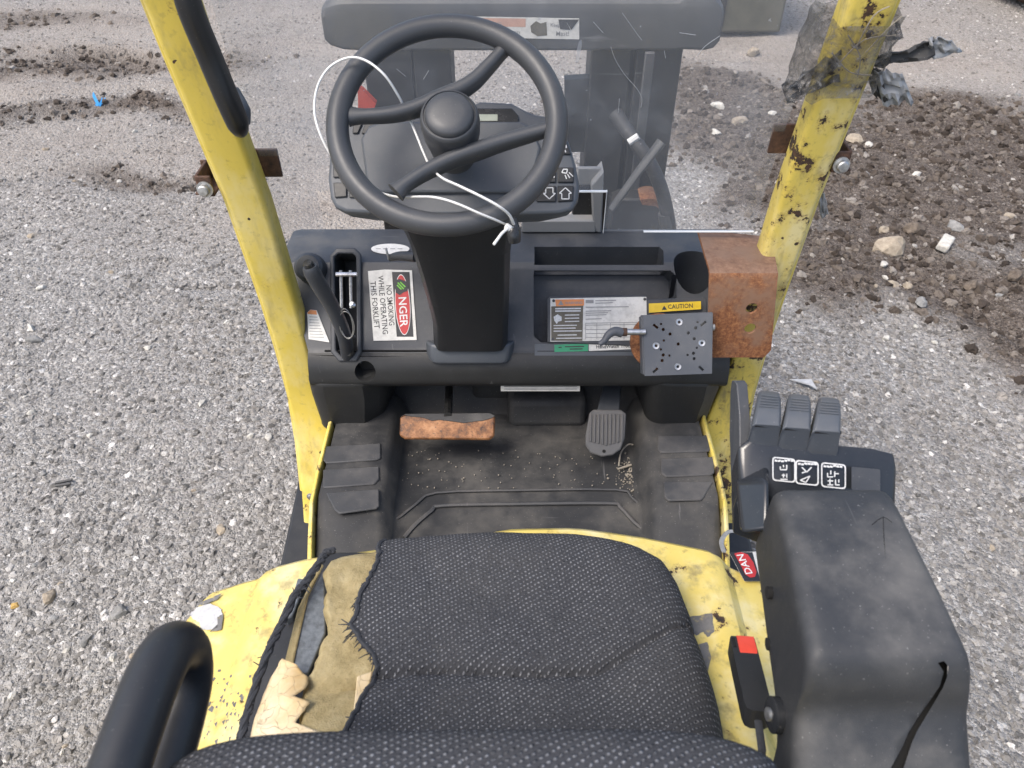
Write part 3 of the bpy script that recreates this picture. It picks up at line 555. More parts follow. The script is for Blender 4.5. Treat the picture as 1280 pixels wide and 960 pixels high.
# ---- dashboard
FN = V((0, -.745, .667)); FACE = Plane((0, 1.225, .9437), FN)
prof = [(1.42, 1.010), (1.32, 1.014), (1.292, 1.011), (1.280, 1.003), (1.1775, .8885), (1.1725, .8835), (1.162, .876), (1.150, .860), (1.143, .842), (1.140, .824), (1.148, .811), (1.42, .80)]
_lip, _ = crom([V((0, y, z)) for y, z in prof[5:11]], 4); prof = prof[:2] + [(p.y, p.z) for p in crom([V((0, y, z)) for y, z in prof[2:4]], 3)[0]] + [prof[4]] + [(p.y, p.z) for p in _lip] + [prof[11]]
def dsec(x, k=1.0, dz=0):
    return [(max(-.403 - .062 * min(1, max(0, (z - .885) / .10)), min(.430 + .046 * min(1, max(0, (z - .885) / .10)), x)), 1.42 - (1.42 - y) * k, z + dz) for y, z in prof]
mb = MB(); mb.loft([dsec(-.462, .86, -.006), dsec(-.455, .95, -.003), dsec(-.442, 1), dsec(-.2, 1), dsec(.2, 1), dsec(.45, 1), dsec(.465, .95, -.003), dsec(.475, .86, -.006)])
dash = mb.build('dashboard', MAT['plastic'], fork, sharp=25)
cs = []
def fcut(pts, depth, lift=.03): mb = MB(); mb.prism([FACE.hit(x, y, lift) for x, y in pts], -FN * (depth + lift)); cs.append(cutter(mb))
fcut(((668, 338), (838, 338), (846, 345), (846, 418), (838, 428), (676, 428), (667, 420), (667, 342)), .075)              # glove recess
fcut(((419, 318), (446, 318), (447, 440), (440, 446), (428, 446), (421, 440)), .09)                                   # lever slot
def zcut(pts, z, depth): mb = MB(); mb.prism([at(x, y, Z=z) + V((0, 0, .03)) for x, y in pts], (0, 0, -depth - .03)); cs.append(cutter(mb))
zcut(((668, 309), (824, 309), (829, 314), (830, 329), (668, 329)), 1.012, .05)                                        # top tray
c0 = at(868, 337, Z=1.0); mb = MB(); mb.lathe((c0.x, c0.y + .005, c0.z - .09), (0, 0, 1), [(.040, 0), (.043, .2)], 28); cs.append(cutter(mb))   # cup holder
mb = MB(); mb.lathe(at(455, 471, Y=1.13), (0, -1, .1), [(.021, -.05), (.021, .03)], 20); cs.append(cutter(mb))
cut(dash, cs, 25)
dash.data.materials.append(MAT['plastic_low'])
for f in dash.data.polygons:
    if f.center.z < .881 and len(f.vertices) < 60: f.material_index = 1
bv = dash.modifiers.new('bevel', 'BEVEL'); bv.width = .004; bv.segments = 2; bv.limit_method = 'ANGLE'; bv.angle_limit = R(50)
# seams and trim
mb = MB(); mb.box(((-.39 - .15) / 2 + .05, 1.1712, .8835), (.30, .004, .0022)); mb.box((.24, 1.1712, .8835), (.38, .004, .0022)); mb.build('seam', MAT['void'], dash)
mb = MB(); slab(mb, FACE, ((668, 430), (815, 427), (815, 446), (668, 446)), .0, .0015); mb.build('trim_strip', MAT['plastic_grey'], dash, .001)
# raised boss round the lever slot, left cheek
mb = MB()
ring = [(413, 320), (421, 310), (444, 310), (452, 318), (453, 440), (447, 452), (424, 452), (414, 440)]; inn = [(419, 322), (424, 318), (442, 318), (446, 322), (447, 438), (441, 446), (428, 446), (421, 438)]
A = pquad(FACE, ring, .0005); B = pquad(FACE, ring, .007); C = pquad(FACE, inn, .009); Dn = pquad(FACE, inn, -.02); mb.loft([A, B, C, Dn], False); mb.build('slot_bezel', MAT['plastic'], dash, .003)
mb = MB(); mb.lathe(at(386, 334, Y=1.262), FN, [(.03, -.02), (.028, .004), (.022, .010), (.005, .012)], 20); mb.build('cheek_boss', MAT['plastic'], dash)
mb = MB(); mb.tube([at(424, 450, Y=1.165), at(452, 450, Y=1.165)], .007, 8); mb.build('slot_lip', MAT['plastic_grey'], dash)
# legs of the dashboard down to the floor, kick board behind
for x0, x1, b0, b1 in ((-.412, -.250, -.408, -.262), (.275, .440, .285, .434)):
    secs = [[(a, y, z) for a, y in ((x0 - .02, 1.42), (x0, 1.155), (x0 + .02, 1.137), (x1 - .05, 1.139), (x1 - .012, 1.17), (x1, 1.25), (x1, 1.42))] for z in (.83, .78)] + [[(a, y, z) for a, y in ((b0 - .02, 1.42), (b0, 1.162), (b0 + .02, 1.145), (b1 - .05, 1.147), (b1 - .012, 1.18), (b1, 1.26), (b1, 1.42))] for z in (.69, .675)]
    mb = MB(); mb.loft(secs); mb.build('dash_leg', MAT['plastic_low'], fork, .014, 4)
mb = MB(); mb.grid([[(x, y, z) for x in (-.30, 0, .31)] for y, z in ((1.235, .642), (1.30, .70), (1.38, .80), (1.40, .90))]); mb.build('kick_board', MAT['mat_rubber'], fork)
mb = MB(); mb.prism([(at(585 + a, b, Y=y).x, y, z) for a, b, y, z in ()] or [(-.01, 1.195, .64), (.165, 1.195, .64), (.165, 1.225, .70), (-.01, 1.225, .70)], (0, .06, .0)); mb.box((.03, 1.32, .70), (.24, .11, .09)); mb.box((.045, 1.345, .79), (.17, .06, .05)); mb.build('footwell_step', MAT['mat_rubber'], fork, .015, 3)

# ---- floor mat with side treads
FZ = .645
ys_ = [.60, .66, .72, .78, .84, .90, .95, 1.0, 1.05, 1.1, 1.15, 1.19, 1.235]
def wing(y): return (.388 if y > .95 else .388 - (.95 - y) * .12)
prof_x = [(-1, .045), (-.985, .062), (-.95, .064), (-.70, .062), (-.66, .05), (-.63, .012), (-.6, .001), (-.3, 0), (0, 0), (.3, 0), (.6, .001), (.63, .012), (.66, .05), (.70, .062), (.95, .064), (.985, .062), (1, .045)]
def flz(a, y): 
    h = interp(prof_x, a); k = min(1, max(0, (y - .74) / .2)); return FZ + h * (k if abs(a) > .6 else 1) + (.004 if abs(a) < .6 and y < .9 else 0)
mb = MB(); mb.grid([[(XC + a * wing(y), y, flz(a, y)) for a, _ in prof_x] for y in ys_]); fl_ = mb.build('floor_mat', MAT['mat_rubber'], fork, sharp=60)
WT = Plane((0, 0, FZ + .0635), (0, 0, 1)); FT = Plane((0, 0, FZ + .004), (0, 0, 1))
for q in (((404, 559), (476, 555), (476, 574), (470, 576), (408, 580), (404, 576)), ((404, 588), (474, 584), (474, 600), (468, 606), (404, 611)), ((408, 617), (474, 612), (474, 634), (470, 637), (424, 643), (418, 638)),
          ((822, 546), (888, 545), (889, 562), (886, 565), (826, 567), (822, 562)), ((826, 574), (892, 572), (893, 592), (888, 595), (832, 597), (826, 592)), ((829, 603), (891, 603), (880, 622), (876, 626), (836, 627), (830, 622))):
    q = [(x, y) for x, y in q]; mb = MB(); slab(mb, WT, q, -.001, .0042); mb.build('tread_pad', MAT['mat_pad'], fl_, .003, 2)
def ridge(pts, r): mb = MB(); mb.tube([FT.hit(x, y, .0) for x, y in pts], r, 6, smooth=3, flat=.8); mb.build('mat_ridge', MAT['mat_pad'], fl_)
ridge(((505, 672), (520, 655), (540, 638), (552, 632), (640, 630), (760, 629), (775, 634), (792, 652), (812, 668)), .0045)
ridge(((440, 668), (490, 652), (520, 630), (545, 616), (640, 613), (770, 612), (790, 622), (815, 640), (880, 655)), .003)
# yellow sill lips outside the mat
for s_ in (-1, 1):
    mb = MB(); mb.loft([[(XC + s_ * (wing(y) + a), y, FZ + b * min(1, max(.25, (y - .70) / .2))) for a, b in ((.0, .03), (.001, .068), (.004, .071), (.010, .066), (.012, -.2), (.0, -.2))] for y in (.62, .72, .8, .86, .93, 1.0, 1.1, 1.165)]); mb.build('sill', MAT['yellow_worn'], fork, .002)
mb = MB(); mb.prism([(XC + x, y, .42) for x, y in ((-.39, .63), (.39, .63), (.39, 1.2), (-.39, 1.2))], (0, 0, .20)); mb.build('floor_frame', MAT['mast_paint'], fork)

# ---- pedals
BP = Plane(at(558, 533, Y=1.10), (0, -.62, .78))
mb = MB(); slab(mb, BP, ((500, 521), (506, 518), (612, 517), (619, 521), (618, 545), (612, 550), (506, 549), (499, 544)), -.008, .008); bpd = mb.build('brake_pedal', MAT['pedal_worn'], fork, .004, 3)
mb = MB(); slab(mb, BP, ((501, 521), (507, 517.5), (612, 516.5), (619, 520), (614, 523), (604, 526), (593, 527), (580, 529), (566, 527), (550, 525), (540, 526), (528, 522), (514, 521), (506, 519)), .0003, .0016); mb.build('rubber_remnant', MAT['tyre'], bpd, .0006)
mb = MB(); a = at(560, 520, Y=1.115); b = at(562, 470, Y=1.30); mb.tube([a, (a + b) / 2, b], .0085, 8); mb.build('pedal_arm', MAT['steel_dark'], bpd)
AP = Plane(at(758, 542, Y=1.105), (0, -.66, .75))
out = [(737, 516), (742, 512), (776, 512), (783, 517), (781, 548), (776, 562), (766, 569), (752, 571), (738, 566), (732, 556), (732, 545)]
mb = MB(); slab(mb, AP, out, -.010, .010); apd = mb.build('accelerator_pedal', MAT['pedal_rubber'], fork, .003, 2)
for i in range(9):
    x = 738.5 + i * 4.9; mb = MB(); slab(mb, AP, ((x - 1.3 - (0 if i else -1), 518), (x + 1.3, 518), (x + .6, 557 - abs(i - 4) * 1.2), (x - 2.0, 557 - abs(i - 4) * 1.2)), .0, .0032); mb.build('rib', MAT['pedal_rubber'], apd, .0008, 1)
mb = MB(); mb.lathe(AP.hit(755, 564, .0), AP.n, [(.0035, 0), (.0035, .0012)], 10); mb.build('rivet', MAT['void'], apd)
mb = MB(); mb.prism([AP.hit(747, 516, -.012), AP.hit(775, 516, -.012), at(778, 470, Y=1.28), at(757, 470, Y=1.28)], (0, .01, -.012)); mb.build('pedal_arm', MAT['plastic_grey'], apd, .003)
mb = MB(); mb.prism([at(*q, Y=1.15) for q in ((626, 480), (725, 480), (725, 489), (626, 489))], (0, .002, 0), 0); ls = mb.build('paper_label', MAT['label_white'], fork)
mb = MB(); 
for yq in (483, 486): mb.prism([at(*q, Y=1.149) for q in ((630, yq), (721, yq), (721, yq + .8), (630, yq + .8))], (0, .0004, 0))
mb.build('lettering', MAT['ink_grey'], ls)

# ---- steering wheel, hub, column, display console
WN = V((0, -math.cos(R(54)), math.sin(R(54)))); WC = at(559, 153, D=1.012); WX = V((1, 0, 0)); WY = WN.cross(WX); WR = .1445
def wp(ang, r, off=0): return WC + WX * (math.cos(R(ang)) * r) + WY * (math.sin(R(ang)) * r) + WN * off
col = MB()
mb = MB(); rings = []
for k in range(72):
    a = k * 5; rr_ = []
    for j in range(16):
        b = 2 * math.pi * j / 16; rad = .0146 * (1 + .04 * math.cos(2 * b)); rr_.append(wp(a, WR + rad * math.cos(b), .0158 * math.sin(b)))
    rings.append(rr_)
rings.append(rings[0]); mb.loft(rings, False)
bm_w = mb.build('steering_wheel', MAT['wheel_rubber'], fork, sharp=80)
mw = bm_w.modifiers.new('weld', 'WELD'); mw.merge_threshold = .0004
WPL = Plane(WC, WN)
for pts in (((436, 142), (462, 141), (492, 137), (520, 129), (545, 118), (572, 107), (592, 95), (608, 80), (622, 66), (636, 50)), ((702, 154), (680, 159), (655, 165), (625, 173), (600, 181), (575, 189), (550, 200), (530, 211), (511, 224), (494, 238))):
    P, _ = crom([WPL.hit(x, y, -.006 - .008 * math.sin(math.pi * i / 9)) for i, (x, y) in enumerate(pts)], 5); secs = []; nP = len(P) - 1
    for i, p in enumerate(P):
        t = i / nP; e = abs(t - .5) * 2; d = (P[min(i + 1, nP)] - P[max(i - 1, 0)]).normalized(); sdv = WN.cross(d); fl_e = max(0, e - .78) / .22
        wd = .0088 + .0025 * (1 - e) + .006 * fl_e ** 2; th = .0105 + .006 * (1 - e)
        secs.append([p + sdv * (wd * math.copysign(abs(math.cos(2 * math.pi * j / 16)) ** .8, math.cos(2 * math.pi * j / 16))) + WN * (th * math.sin(2 * math.pi * j / 16)) for j in range(16)])
    mb = MB(); mb.loft(secs); mb.build('spoke', MAT['wheel_rubber'], bm_w, sharp=80)
mb = MB(); mb.lathe(WC + WX * .004, WN, [(.030, -.085), (.034, -.05), (.0385, -.02), (.0395, .0), (.0385, .012), (.036, .018), (.0345, .0185), (.0335, .0165), (.0325, .0165), (.0315, .021), (.028, .0245), (.018, .0265), (.004, .0272)], 40); mb.build('horn_button', MAT['wheel_rubber'], bm_w, sharp=50)
# console
CN = V((0, -math.cos(R(50)), math.sin(R(50)))); CON = Plane(at(566, 215, D=1.135), CN)
outc = [(411, 196), (409, 222), (412, 246), (418, 258), (430, 264), (500, 268), (640, 268), (700, 266), (716, 262), (723, 250), (725, 232), (720, 205), (712, 178), (702, 158), (690, 146), (668, 142), (655, 136), (640, 128), (600, 126), (585, 134), (450, 138), (430, 150), (418, 172)]
mb = MB(); A = pquad(CON, outc, 0); cen = sum((p for p in A), V()) / len(A)
mb.loft([[cen + (p - cen) * .80 - CN * .085 for p in A], [cen + (p - cen) * .97 - CN * .03 for p in A], [p - CN * .006 for p in A], [cen + (p - cen) * .985 for p in A]]); con = mb.build('display_console', MAT['plastic_grey'], fork, .003, 2, 40)
mb = MB(); A = pquad(CON, [(452, 176), (462, 160), (478, 155), (652, 155), (666, 162), (676, 188), (664, 236), (650, 243), (476, 243), (460, 236)], .0); cn = sum(A, V()) / len(A)
mb.loft([A, [p + CN * .006 for p in A], [cn + (p - cn) * .97 + CN * .009 for p in A]]); mb.build('screen_cover', MAT['plastic_grey'], con, .002)
mb = MB(); slab(mb, CON, ((588, 137), (640, 137), (648, 146), (648, 156), (588, 156)), .0005, .004); mb.build('screen_bezel', MAT['plastic_gloss'], con, .001)
mb = MB(); slab(mb, CON, ((570, 145), (622, 145), (622, 153), (570, 153)), .0046, .0006); mb.build('screen', MAT['lcd'], con)
def pad(pts): mb = MB(); slab(mb, CON, pts, .0004, .003); mb.build('button', MAT['plastic_clean'], con, .0015, 2)
pad_r = [((676, 213), (695, 210), (695, 229), (676, 229)), ((697, 210), (717, 210), (717, 229), (697, 229)), ((676, 234), (695, 233), (695, 253), (670, 253)), ((697, 233), (717, 233), (716, 252), (697, 253)), ((697, 178), (708, 178), (714, 194), (697, 194))]
pad_l = [((417, 206), (440, 206), (450, 221), (417, 223)), ((417, 229), (434, 229), (434, 247), (419, 248)), ((437, 229), (448, 229), (458, 244), (450, 248), (437, 248)), ((442, 152), (455, 152), (448, 168), (441, 168)), ((458, 152), (473, 152), (466, 168), (452, 168))]
for q in pad_r + pad_l: pad(q)
mb = MB(); PO = .0042
def icon(ls, wp_=1.2):
    for a, b in ls: line(mb, CON, a, b, wp_, PO)
icon([((687, 213), (687, 226)), ((681, 216), (693, 223)), ((681, 223), (693, 216))], 1.5)
icon([((702, 217), (704, 213)), ((704, 213), (709, 213)), ((709, 213), (708, 218)), ((708, 218), (702, 217)), ((706, 220), (708, 225)), ((709, 219), (712, 224)), ((711, 217), (716, 222))])
icon([((682, 236), (691, 236)), ((682, 236), (682, 243)), ((691, 236), (691, 243)), ((679, 243), (682, 243)), ((691, 243), (694, 243)), ((679, 243), (686.5, 250)), ((694, 243), (686.5, 250))])
icon([((702, 250), (711, 250)), ((702, 250), (702, 243)), ((711, 250), (711, 243)), ((699, 243), (702, 243)), ((711, 243), (714, 243)), ((699, 243), (706.5, 236)), ((714, 243), (706.5, 236))])
icon([((701, 183), (707, 182)), ((707, 182), (708, 186)), ((708, 186), (701, 187)), ((702, 189), (703, 192)), ((706, 189), (707, 192))])
mb.build('button_symbols', MAT['icon_white'], con)
# column cover
def csec(pa, pb, Yv, th): 
    a = at(*pa, Y=Yv); b = at(*pb, Y=Yv); return [a + V((0, .022, -.004)), a + V((.010, .004, 0)), a + V((.022, 0, 0)), b - V((.022, 0, 0)), b + V((-.010, .004, 0)), b + V((0, .022, -.004)), b + V((0, th, -.02)), a + V((0, th, -.02))]
mb = MB(); mb.loft([csec((490, 258), (648, 258), 1.065, .07), csec((499, 285), (641, 290), 1.085, .07), csec((511, 312), (638, 320), 1.10, .08), csec((522, 345), (637, 350), 1.115, .09), csec((534, 385), (636, 388), 1.13, .10), csec((540, 410), (635, 412), 1.137, .1), csec((541, 440), (634, 440), 1.145, .1)]); colm = mb.build('steering_column', MAT['plastic_clean'], fork, .002, 2, 30)
mb = MB(); mb.loft([csec((531, 432), (643, 432), 1.158, .05), csec((532, 449), (641, 449), 1.146, .06), csec((534, 456), (640, 456), 1.143, .06)]); mb.build('column_collar', MAT['plastic_grey'], colm, .005, 3)
# stalk knob under the rim, key-like knob at left of the column
mb = MB(); mb.tube([at(641, 276, D=1.10), at(642, 290, D=1.085), at(643, 302, D=1.09)], [.007, .0105, .009], 12, smooth=3); mb.build('lever_knob', MAT['plastic_gloss'], fork)
mb = MB(); mb.tube([at(489, 322, Y=1.245), at(500, 320, Y=1.235), at(520, 321, Y=1.22)], [.009, .0105, .012], 12, smooth=3, flat=.8); kn = mb.build('tilt_lever', MAT['plastic_clean'], fork)
mb = MB(); mb.tube([at(486, 324, Y=1.24), at(484, 316, Y=1.24), at(482, 310, Y=1.245)], .0022, 8); mb.build('pin', MAT['zinc'], kn)

# ---- parking brake lever in its slot
mb = MB()
for px in (426, 438): mb.tube([at(px, 338, Y=1.235), at(px + 1, 385, Y=1.20)], .0032, 8)
mb.build('linkage', MAT['zinc'], dash)
mb = MB(); mb.tube([at(420, 343, Y=1.225), at(446, 343, Y=1.225)], .0045, 10); mb.lathe(at(441, 381, Y=1.185), (0, -.8, .6), [(.006, 0), (.006, .004), (.002, .006)], 12); mb.build('link_pin', MAT['chrome'], dash)
lv = [at(434, 445, Y=1.165), at(430, 418, Y=1.135), at(416, 385, Y=1.125), at(400, 358, Y=1.115), at(390, 340, Y=1.11), at(387, 333, Y=1.11)]
mb = MB(); mb.tube(lv, [.0125, .0135, .0135, .0145, .0145, .012], 16, smooth=4); bl = mb.build('brake_lever', MAT['plastic'], fork)
d_ = (V(lv[-1]) - V(lv[-2])).normalized(); mb = MB(); mb.lathe(V(lv[-1]) + d_ * .001, d_ + V((0, -.3, 0)), [(.009, -.005), (.009, .006), (.0075, .009), (.002, .0095)], 16); mb.build('release_button', MAT['plastic_gloss'], bl)
mb = MB(); mb.tube([at(440, 420, Y=1.16), at(437, 443, Y=1.15)], .008, 10); mb.build('lever_base', MAT['steel_dark'], bl)

# ---- stickers and plates on the dashboard
def sticker(name, pl, pts, mat, off=.0006, th=.0005): mb = MB(); slab(mb, pl, pts, off, th); return mb.build(name, mat, fork)
def U(pl, a, b): return (pl.hit(*b) - pl.hit(*a))
# danger sticker, turned a quarter so its words run downwards
st = sticker('danger_sticker', FACE, ((460, 339), (481, 337), (515, 338), (521, 425), (467, 426)), MAT['label_white'])
O = .0013; mb = MB(); mb.poly(pquad(FACE, ((490, 340), (512, 340), (517, 421), (496, 421)), O)); mb.build('header_panel', MAT['label_black'], st)
def oval(cx, cy, rx, ry, n=28, sk=.06): return [(cx + rx * math.cos(2 * math.pi * k / n) + sk * (ry * math.sin(2 * math.pi * k / n)), cy + ry * math.sin(2 * math.pi * k / n)) for k in range(n)]
mb = MB(); mb.poly(pquad(FACE, oval(503.5, 381, 9.6, 38), O + .0004)); mb.build('oval_rim', MAT['ink_white'], st)
mb = MB(); mb.poly(pquad(FACE, oval(503.5, 381, 8.8, 37), O + .0008)); mb.build('oval', MAT['label_red'], st)
mb = MB(); mb.poly(pquad(FACE, [(494, 350), (500, 349), (508, 352), (511, 359), (509, 364), (504, 366), (500, 369), (495, 366), (494, 358)], O + .0012)); mb.build('round_patch', MAT['label_black'], st)
mb = MB()
for a, b in (((496.5, 356.5), (502, 362)), ((497.5, 353.5), (505, 361.5)), ((500.5, 352.8), (507, 359))): line(mb, FACE, a, b, 1.5, O + .0016)
mb.build('claw_mark', MAT['claw_green'], st)
mb = MB(); text_into(mb, 'NGER', FACE.hit(498.2, 372), U(FACE, (498.2, 372), (500.5, 412)), FN, U(FACE, (498, 372), (500, 409)).length, off=O + .0013, height=U(FACE, (498, 390), (508, 390)).length); mb.build('danger_lettering', MAT['ink_white'], st)
mb = MB()
for t_, a, b in (('NO SMOKING', (482.5, 357), (486.5, 407)), ('WHILE OPERATING', (472.3, 345), (478.5, 418)), ('THIS FORKLIFT', (462.8, 352), (468, 411))):
    text_into(mb, t_, FACE.hit(*a), U(FACE, a, b), FN, U(FACE, a, b).length, off=O, height=U(FACE, (480, 390), (487, 390)).length)
mb.build('small_lettering', MAT['ink'], st)
st = sticker('warning_sticker', FACE, ((384, 391), (388, 387), (396, 388), (412, 428), (386, 424)), MAT['label_white'])
mb = MB(); mb.poly(pquad(FACE, ((384.5, 391), (388, 387.3), (395.5, 388.3), (396.5, 393.5), (385, 392.5)), O)); mb.build('header_panel', MAT['label_orange'], st)
mb = MB()
for k in range(8): line(mb, FACE, (387, 396 + k * 3.6), (397 + k * 1.2, 396.6 + k * 3.6), .9, O)
mb.build('lettering', MAT['ink_grey'], st)
TOPP = Plane((0, 1.32, 1.0135), (0, -.05, 1))
st = sticker('oval_sticker', Plane((0, 1.29, 1.0105), (0, -.1, 1)), oval(488, 312, 24, 6.5, 24, 0), MAT['label_white'], .0015)
mb = MB(); [line(mb, Plane((0, 1.29, 1.0105), (0, -.1, 1)), (470 + k * 9, 312), (476 + k * 9, 312), 1, .0022) for k in range(4)]; mb.build('lettering', MAT['ink_grey'], st)
# data plate
DP = Plane(FACE.hit(748, 400, .004), FN + V((0, 0, .08)))
mb = MB(); slab(mb, DP, ((684, 374), (688, 370), (806, 368), (812, 374), (880, 370), (884, 374), (884, 436), (684, 428)), -.010, .008); mb.build('plate_backing', MAT['plastic'], dash, .002)
dp = sticker('data_plate', DP, ((688, 373), (808, 371), (809, 425), (688, 427)), MAT['label_white'], -.0015, .0012)
mb = MB(); mb.poly(pquad(DP, ((689, 383), (729, 382), (728, 426), (689, 426)), .0004)); mb.build('safety_panel', MAT['label_brown'], dp)
mb = MB(); mb.poly(pquad(DP, ((694, 374.5), (730, 374), (730, 382), (695, 383)), .0006)); mb.build('header_panel', MAT['label_orange'], dp)
mb = MB(); text_into(mb, 'WARNING', DP.hit(706, 380.6), U(DP, (706, 380.6), (728, 380)), DP.n, U(DP, (706, 380), (728, 380)).length, off=.0009); mb.poly(pquad(DP, ((697.5, 381.5), (701, 375.5), (704.5, 381.3)), .0009))
line(mb, DP, (732, 377), (742, 377), 4, .0005)
for yq, x1 in ((376, 770), (379, 766), (384, 786), (389, 764), (391.5, 760), (394, 758), (399, 752)): line(mb, DP, (744 if yq < 382 else 732, yq), (x1, yq - .6), 1, .0005)
for yq in (404, 406.5, 412, 417, 422): line(mb, DP, (732, yq), (802, yq - 1), .7, .0005)
for xq in (732, 746, 763, 780): line(mb, DP, (xq, 404), (xq, 424), .6, .0005)
mb.build('lettering', MAT['ink_grey'], dp)
mb = MB()
for yq in (386, 389): line(mb, DP, (694, yq), (726, yq - .4), 1.6, .0007)
for yq, x0 in ((394, 706), (398, 706), (402, 706), (407, 692), (410.5, 692), (414, 692), (419, 697), (423, 695)): line(mb, DP, (x0, yq), (724 if yq < 405 else 727 - (yq % 3) * 3, yq - .4), 1.2, .0007)
mb.poly(pquad(DP, ((692, 396), (697, 393), (702, 396), (702, 401), (698, 402), (696, 405), (693, 401)), .0007)); mb.build('safety_lettering', MAT['icon_white'], dp)
for px, py in ((692, 376), (806, 374), (691, 424)): mb = MB(); mb.lathe(DP.hit(px, py, 0), DP.n, [(.003, 0), (.003, .001), (.001, .0014)], 10); mb.build('screw', MAT['steel_dark'], dp)
st = sticker('green_label', FACE, ((693, 431), (735, 429.5), (735, 439), (693, 440)), MAT['label_green'], .0021); mb = MB()
for a, b, y in ((698, 702, 434.5), (706, 730, 433.5), (712, 728, 436.5)): line(mb, FACE, (a, y), (b, y - .4), 1.3, .0031)
mb.build('lettering', MAT['ink'], st)
st = sticker('white_label', FACE, ((736, 429.5), (800, 427.5), (800, 436), (736, 438.8)), MAT['label_white'], .0021); mb = MB(); text_into(mb, 'HandWatch Truck', FACE.hit(745, 435.8), U(FACE, (745, 435.8), (790, 434.3)), FN, U(FACE, (745, 435.8), (790, 434.3)).length, off=.0034)
mb.build('lettering', MAT['ink'], st)
CPn = Plane(FACE.hit(845, 384, .012), FN)
st = sticker('caution_plate', CPn, ((811, 379.5), (876, 376.5), (876, 386.5), (811, 391)), MAT['label_yellow'], 0, .001)
mb = MB(); text_into(mb, 'CAUTION', CPn.hit(835, 386.3), U(CPn, (835, 386.3), (866, 384.8)), FN, U(CPn, (835, 386), (866, 385)).length, off=.0014, height=U(CPn, (840, 386), (840, 380.5)).length); mb.poly(pquad(CPn, ((827, 387.5), (830, 382), (833.5, 387.2)), .0014)); mb.build('lettering', MAT['ink'], st)

# ---- rusty bracket, tilting mount plate and its clamp handle
BXL, BXR = at(888, 345, Y=1.11).x, at(974, 345, Y=1.11).x
tz = at(930, 342, Y=1.11).z; tl, tr_ = at(872, 287, Y=1.27), at(965, 296, Y=1.25)
BF = Plane((0, 1.112, tz), (0, -1, .1)); bl_, br_ = BF.hit(884, 447), BF.hit(963, 447)
Lp = [tl, tl.lerp(V((BXL, 1.13, tz)), .9), V((BXL, 1.128, tz)), V((BXL, 1.117, tz - .004)), V((BXL, 1.112, tz - .014))]; Rp = [tr_, tr_.lerp(V((BXR, 1.13, tz)), .9), V((BXR, 1.128, tz)), V((BXR, 1.117, tz - .004)), V((BXR, 1.112, tz - .014))]
Lp += [Lp[-1].lerp(bl_, t) for t in (.3, .6, .9)] + [bl_]; Rp += [Rp[4].lerp(br_, t) for t in (.3, .6, .9)] + [br_ + V((-.012, 0, 0))]
mb = MB(); mb.grid([[a.lerp(b, k / 8) for k in range(9)] for a, b in zip(Lp, Rp)]); brk = mb.build('rusty_bracket', MAT['rust'], fork, sharp=60)
sl = brk.modifiers.new('thick', 'SOLIDIFY'); sl.thickness = .006
cut(brk, [cutter(MB().lathe(BF.hit(px, py, 0), BF.n, [(.0105, -.04), (.0105, .04)], 20)) for px, py in ((940, 386), (938, 411))], 60)
brk.data.materials.append(MAT['rust_dusty'])
for f in brk.data.polygons:
    if f.center.z > tz - .009 and f.normal.z > .6: f.material_index = 1
bv = brk.modifiers.new('bevel', 'BEVEL'); bv.width = .0012; bv.limit_method = 'ANGLE'
MP = Plane(at(848, 428, Y=1.065), (0, -.80, .60))
mb = MB(); slab(mb, MP, ((804, 395), (891, 391), (890, 467), (806, 470)), -.004, .004); mp = mb.build('mount_plate', MAT['mount_plate'], fork)
cs = []
for px, py in [(680 + a / 5.82, 360 + b / 5.82) for a, b in ((852, 262), (868, 302), (918, 335), (872, 382), (815, 420), (850, 447), (868, 488), (860, 528), (913, 492), (1117, 248), (1103, 290), (1050, 327), (1093, 370), (1112, 435), (1088, 475), (1093, 515), (1045, 487), (977, 408), (983, 248), (1148, 400), (973, 572))]:
    r_ = .0030 if random.random() < .7 else .0022; cs.append(cutter(MB().lathe(MP.hit(px, py, 0), MP.n, [(r_, -.02), (r_, .02)], 10)))
for (a, b) in (((816.6, 405.5), (822.6, 410.3)), ((875.9, 407.3), (882.4, 401.8)), ((816.3, 465.7), (822.3, 460.2)), ((873.8, 457.9), (879.3, 463.1))):
    A = MP.hit(*a); B = MP.hit(*b); d_ = (B - A).normalized(); n_ = MP.n.cross(d_) * .0022; cs.append(cutter(MB().prism([A - n_ + MP.n * .02, B - n_ + MP.n * .02, B + n_ + MP.n * .02, A + n_ + MP.n * .02], -MP.n * .04)))
cut(mp, cs)
for px, py in ((848.9, 402.6), (877.2, 428.7), (847.2, 458.3), (820, 432.2)): 
    A = MP.hit(px, py, .0002); mb = MB(); u_ = V((1, 0, 0)); v_ = MP.n.cross(u_); n = 16
    mb.loft([[A + (u_ * math.cos(6.2832 * k / n) + v_ * math.sin(6.2832 * k / n)) * r_ + MP.n * o_ for k in range(n)] for r_, o_ in ((.0065, 0), (.0058, .0012), (.0028, .0008))], False); mb.build('eyelet', MAT['alu'], mp)
mb = MB(); slab(mb, MP, ((802, 396), (807, 395), (808, 470), (804, 468)), -.03, .027); slab(mb, MP, ((886, 392), (891, 391), (890, 466), (886, 467)), -.03, .027); slab(mb, MP, ((804, 394), (891, 390), (891, 392.5), (804, 396.5)), -.03, .027); mb.build('mount_channel', MAT['mount_plate'], mp, .0008)
mb = MB(); c = MP.hit(829, 428, -.045); mb.lathe(c, MP.n, [(.050, -.006), (.052, -.005), (.052, .004), (.05, .005)], 32); mb.build('rusty_pivot', MAT['rust'], mp)
mb = MB(); mb.tube([MP.hit(806, 415, .004), MP.hit(776, 415, .006)], .0055, 12); sh = mb.build('clamp_shaft', MAT['alu'], mp)
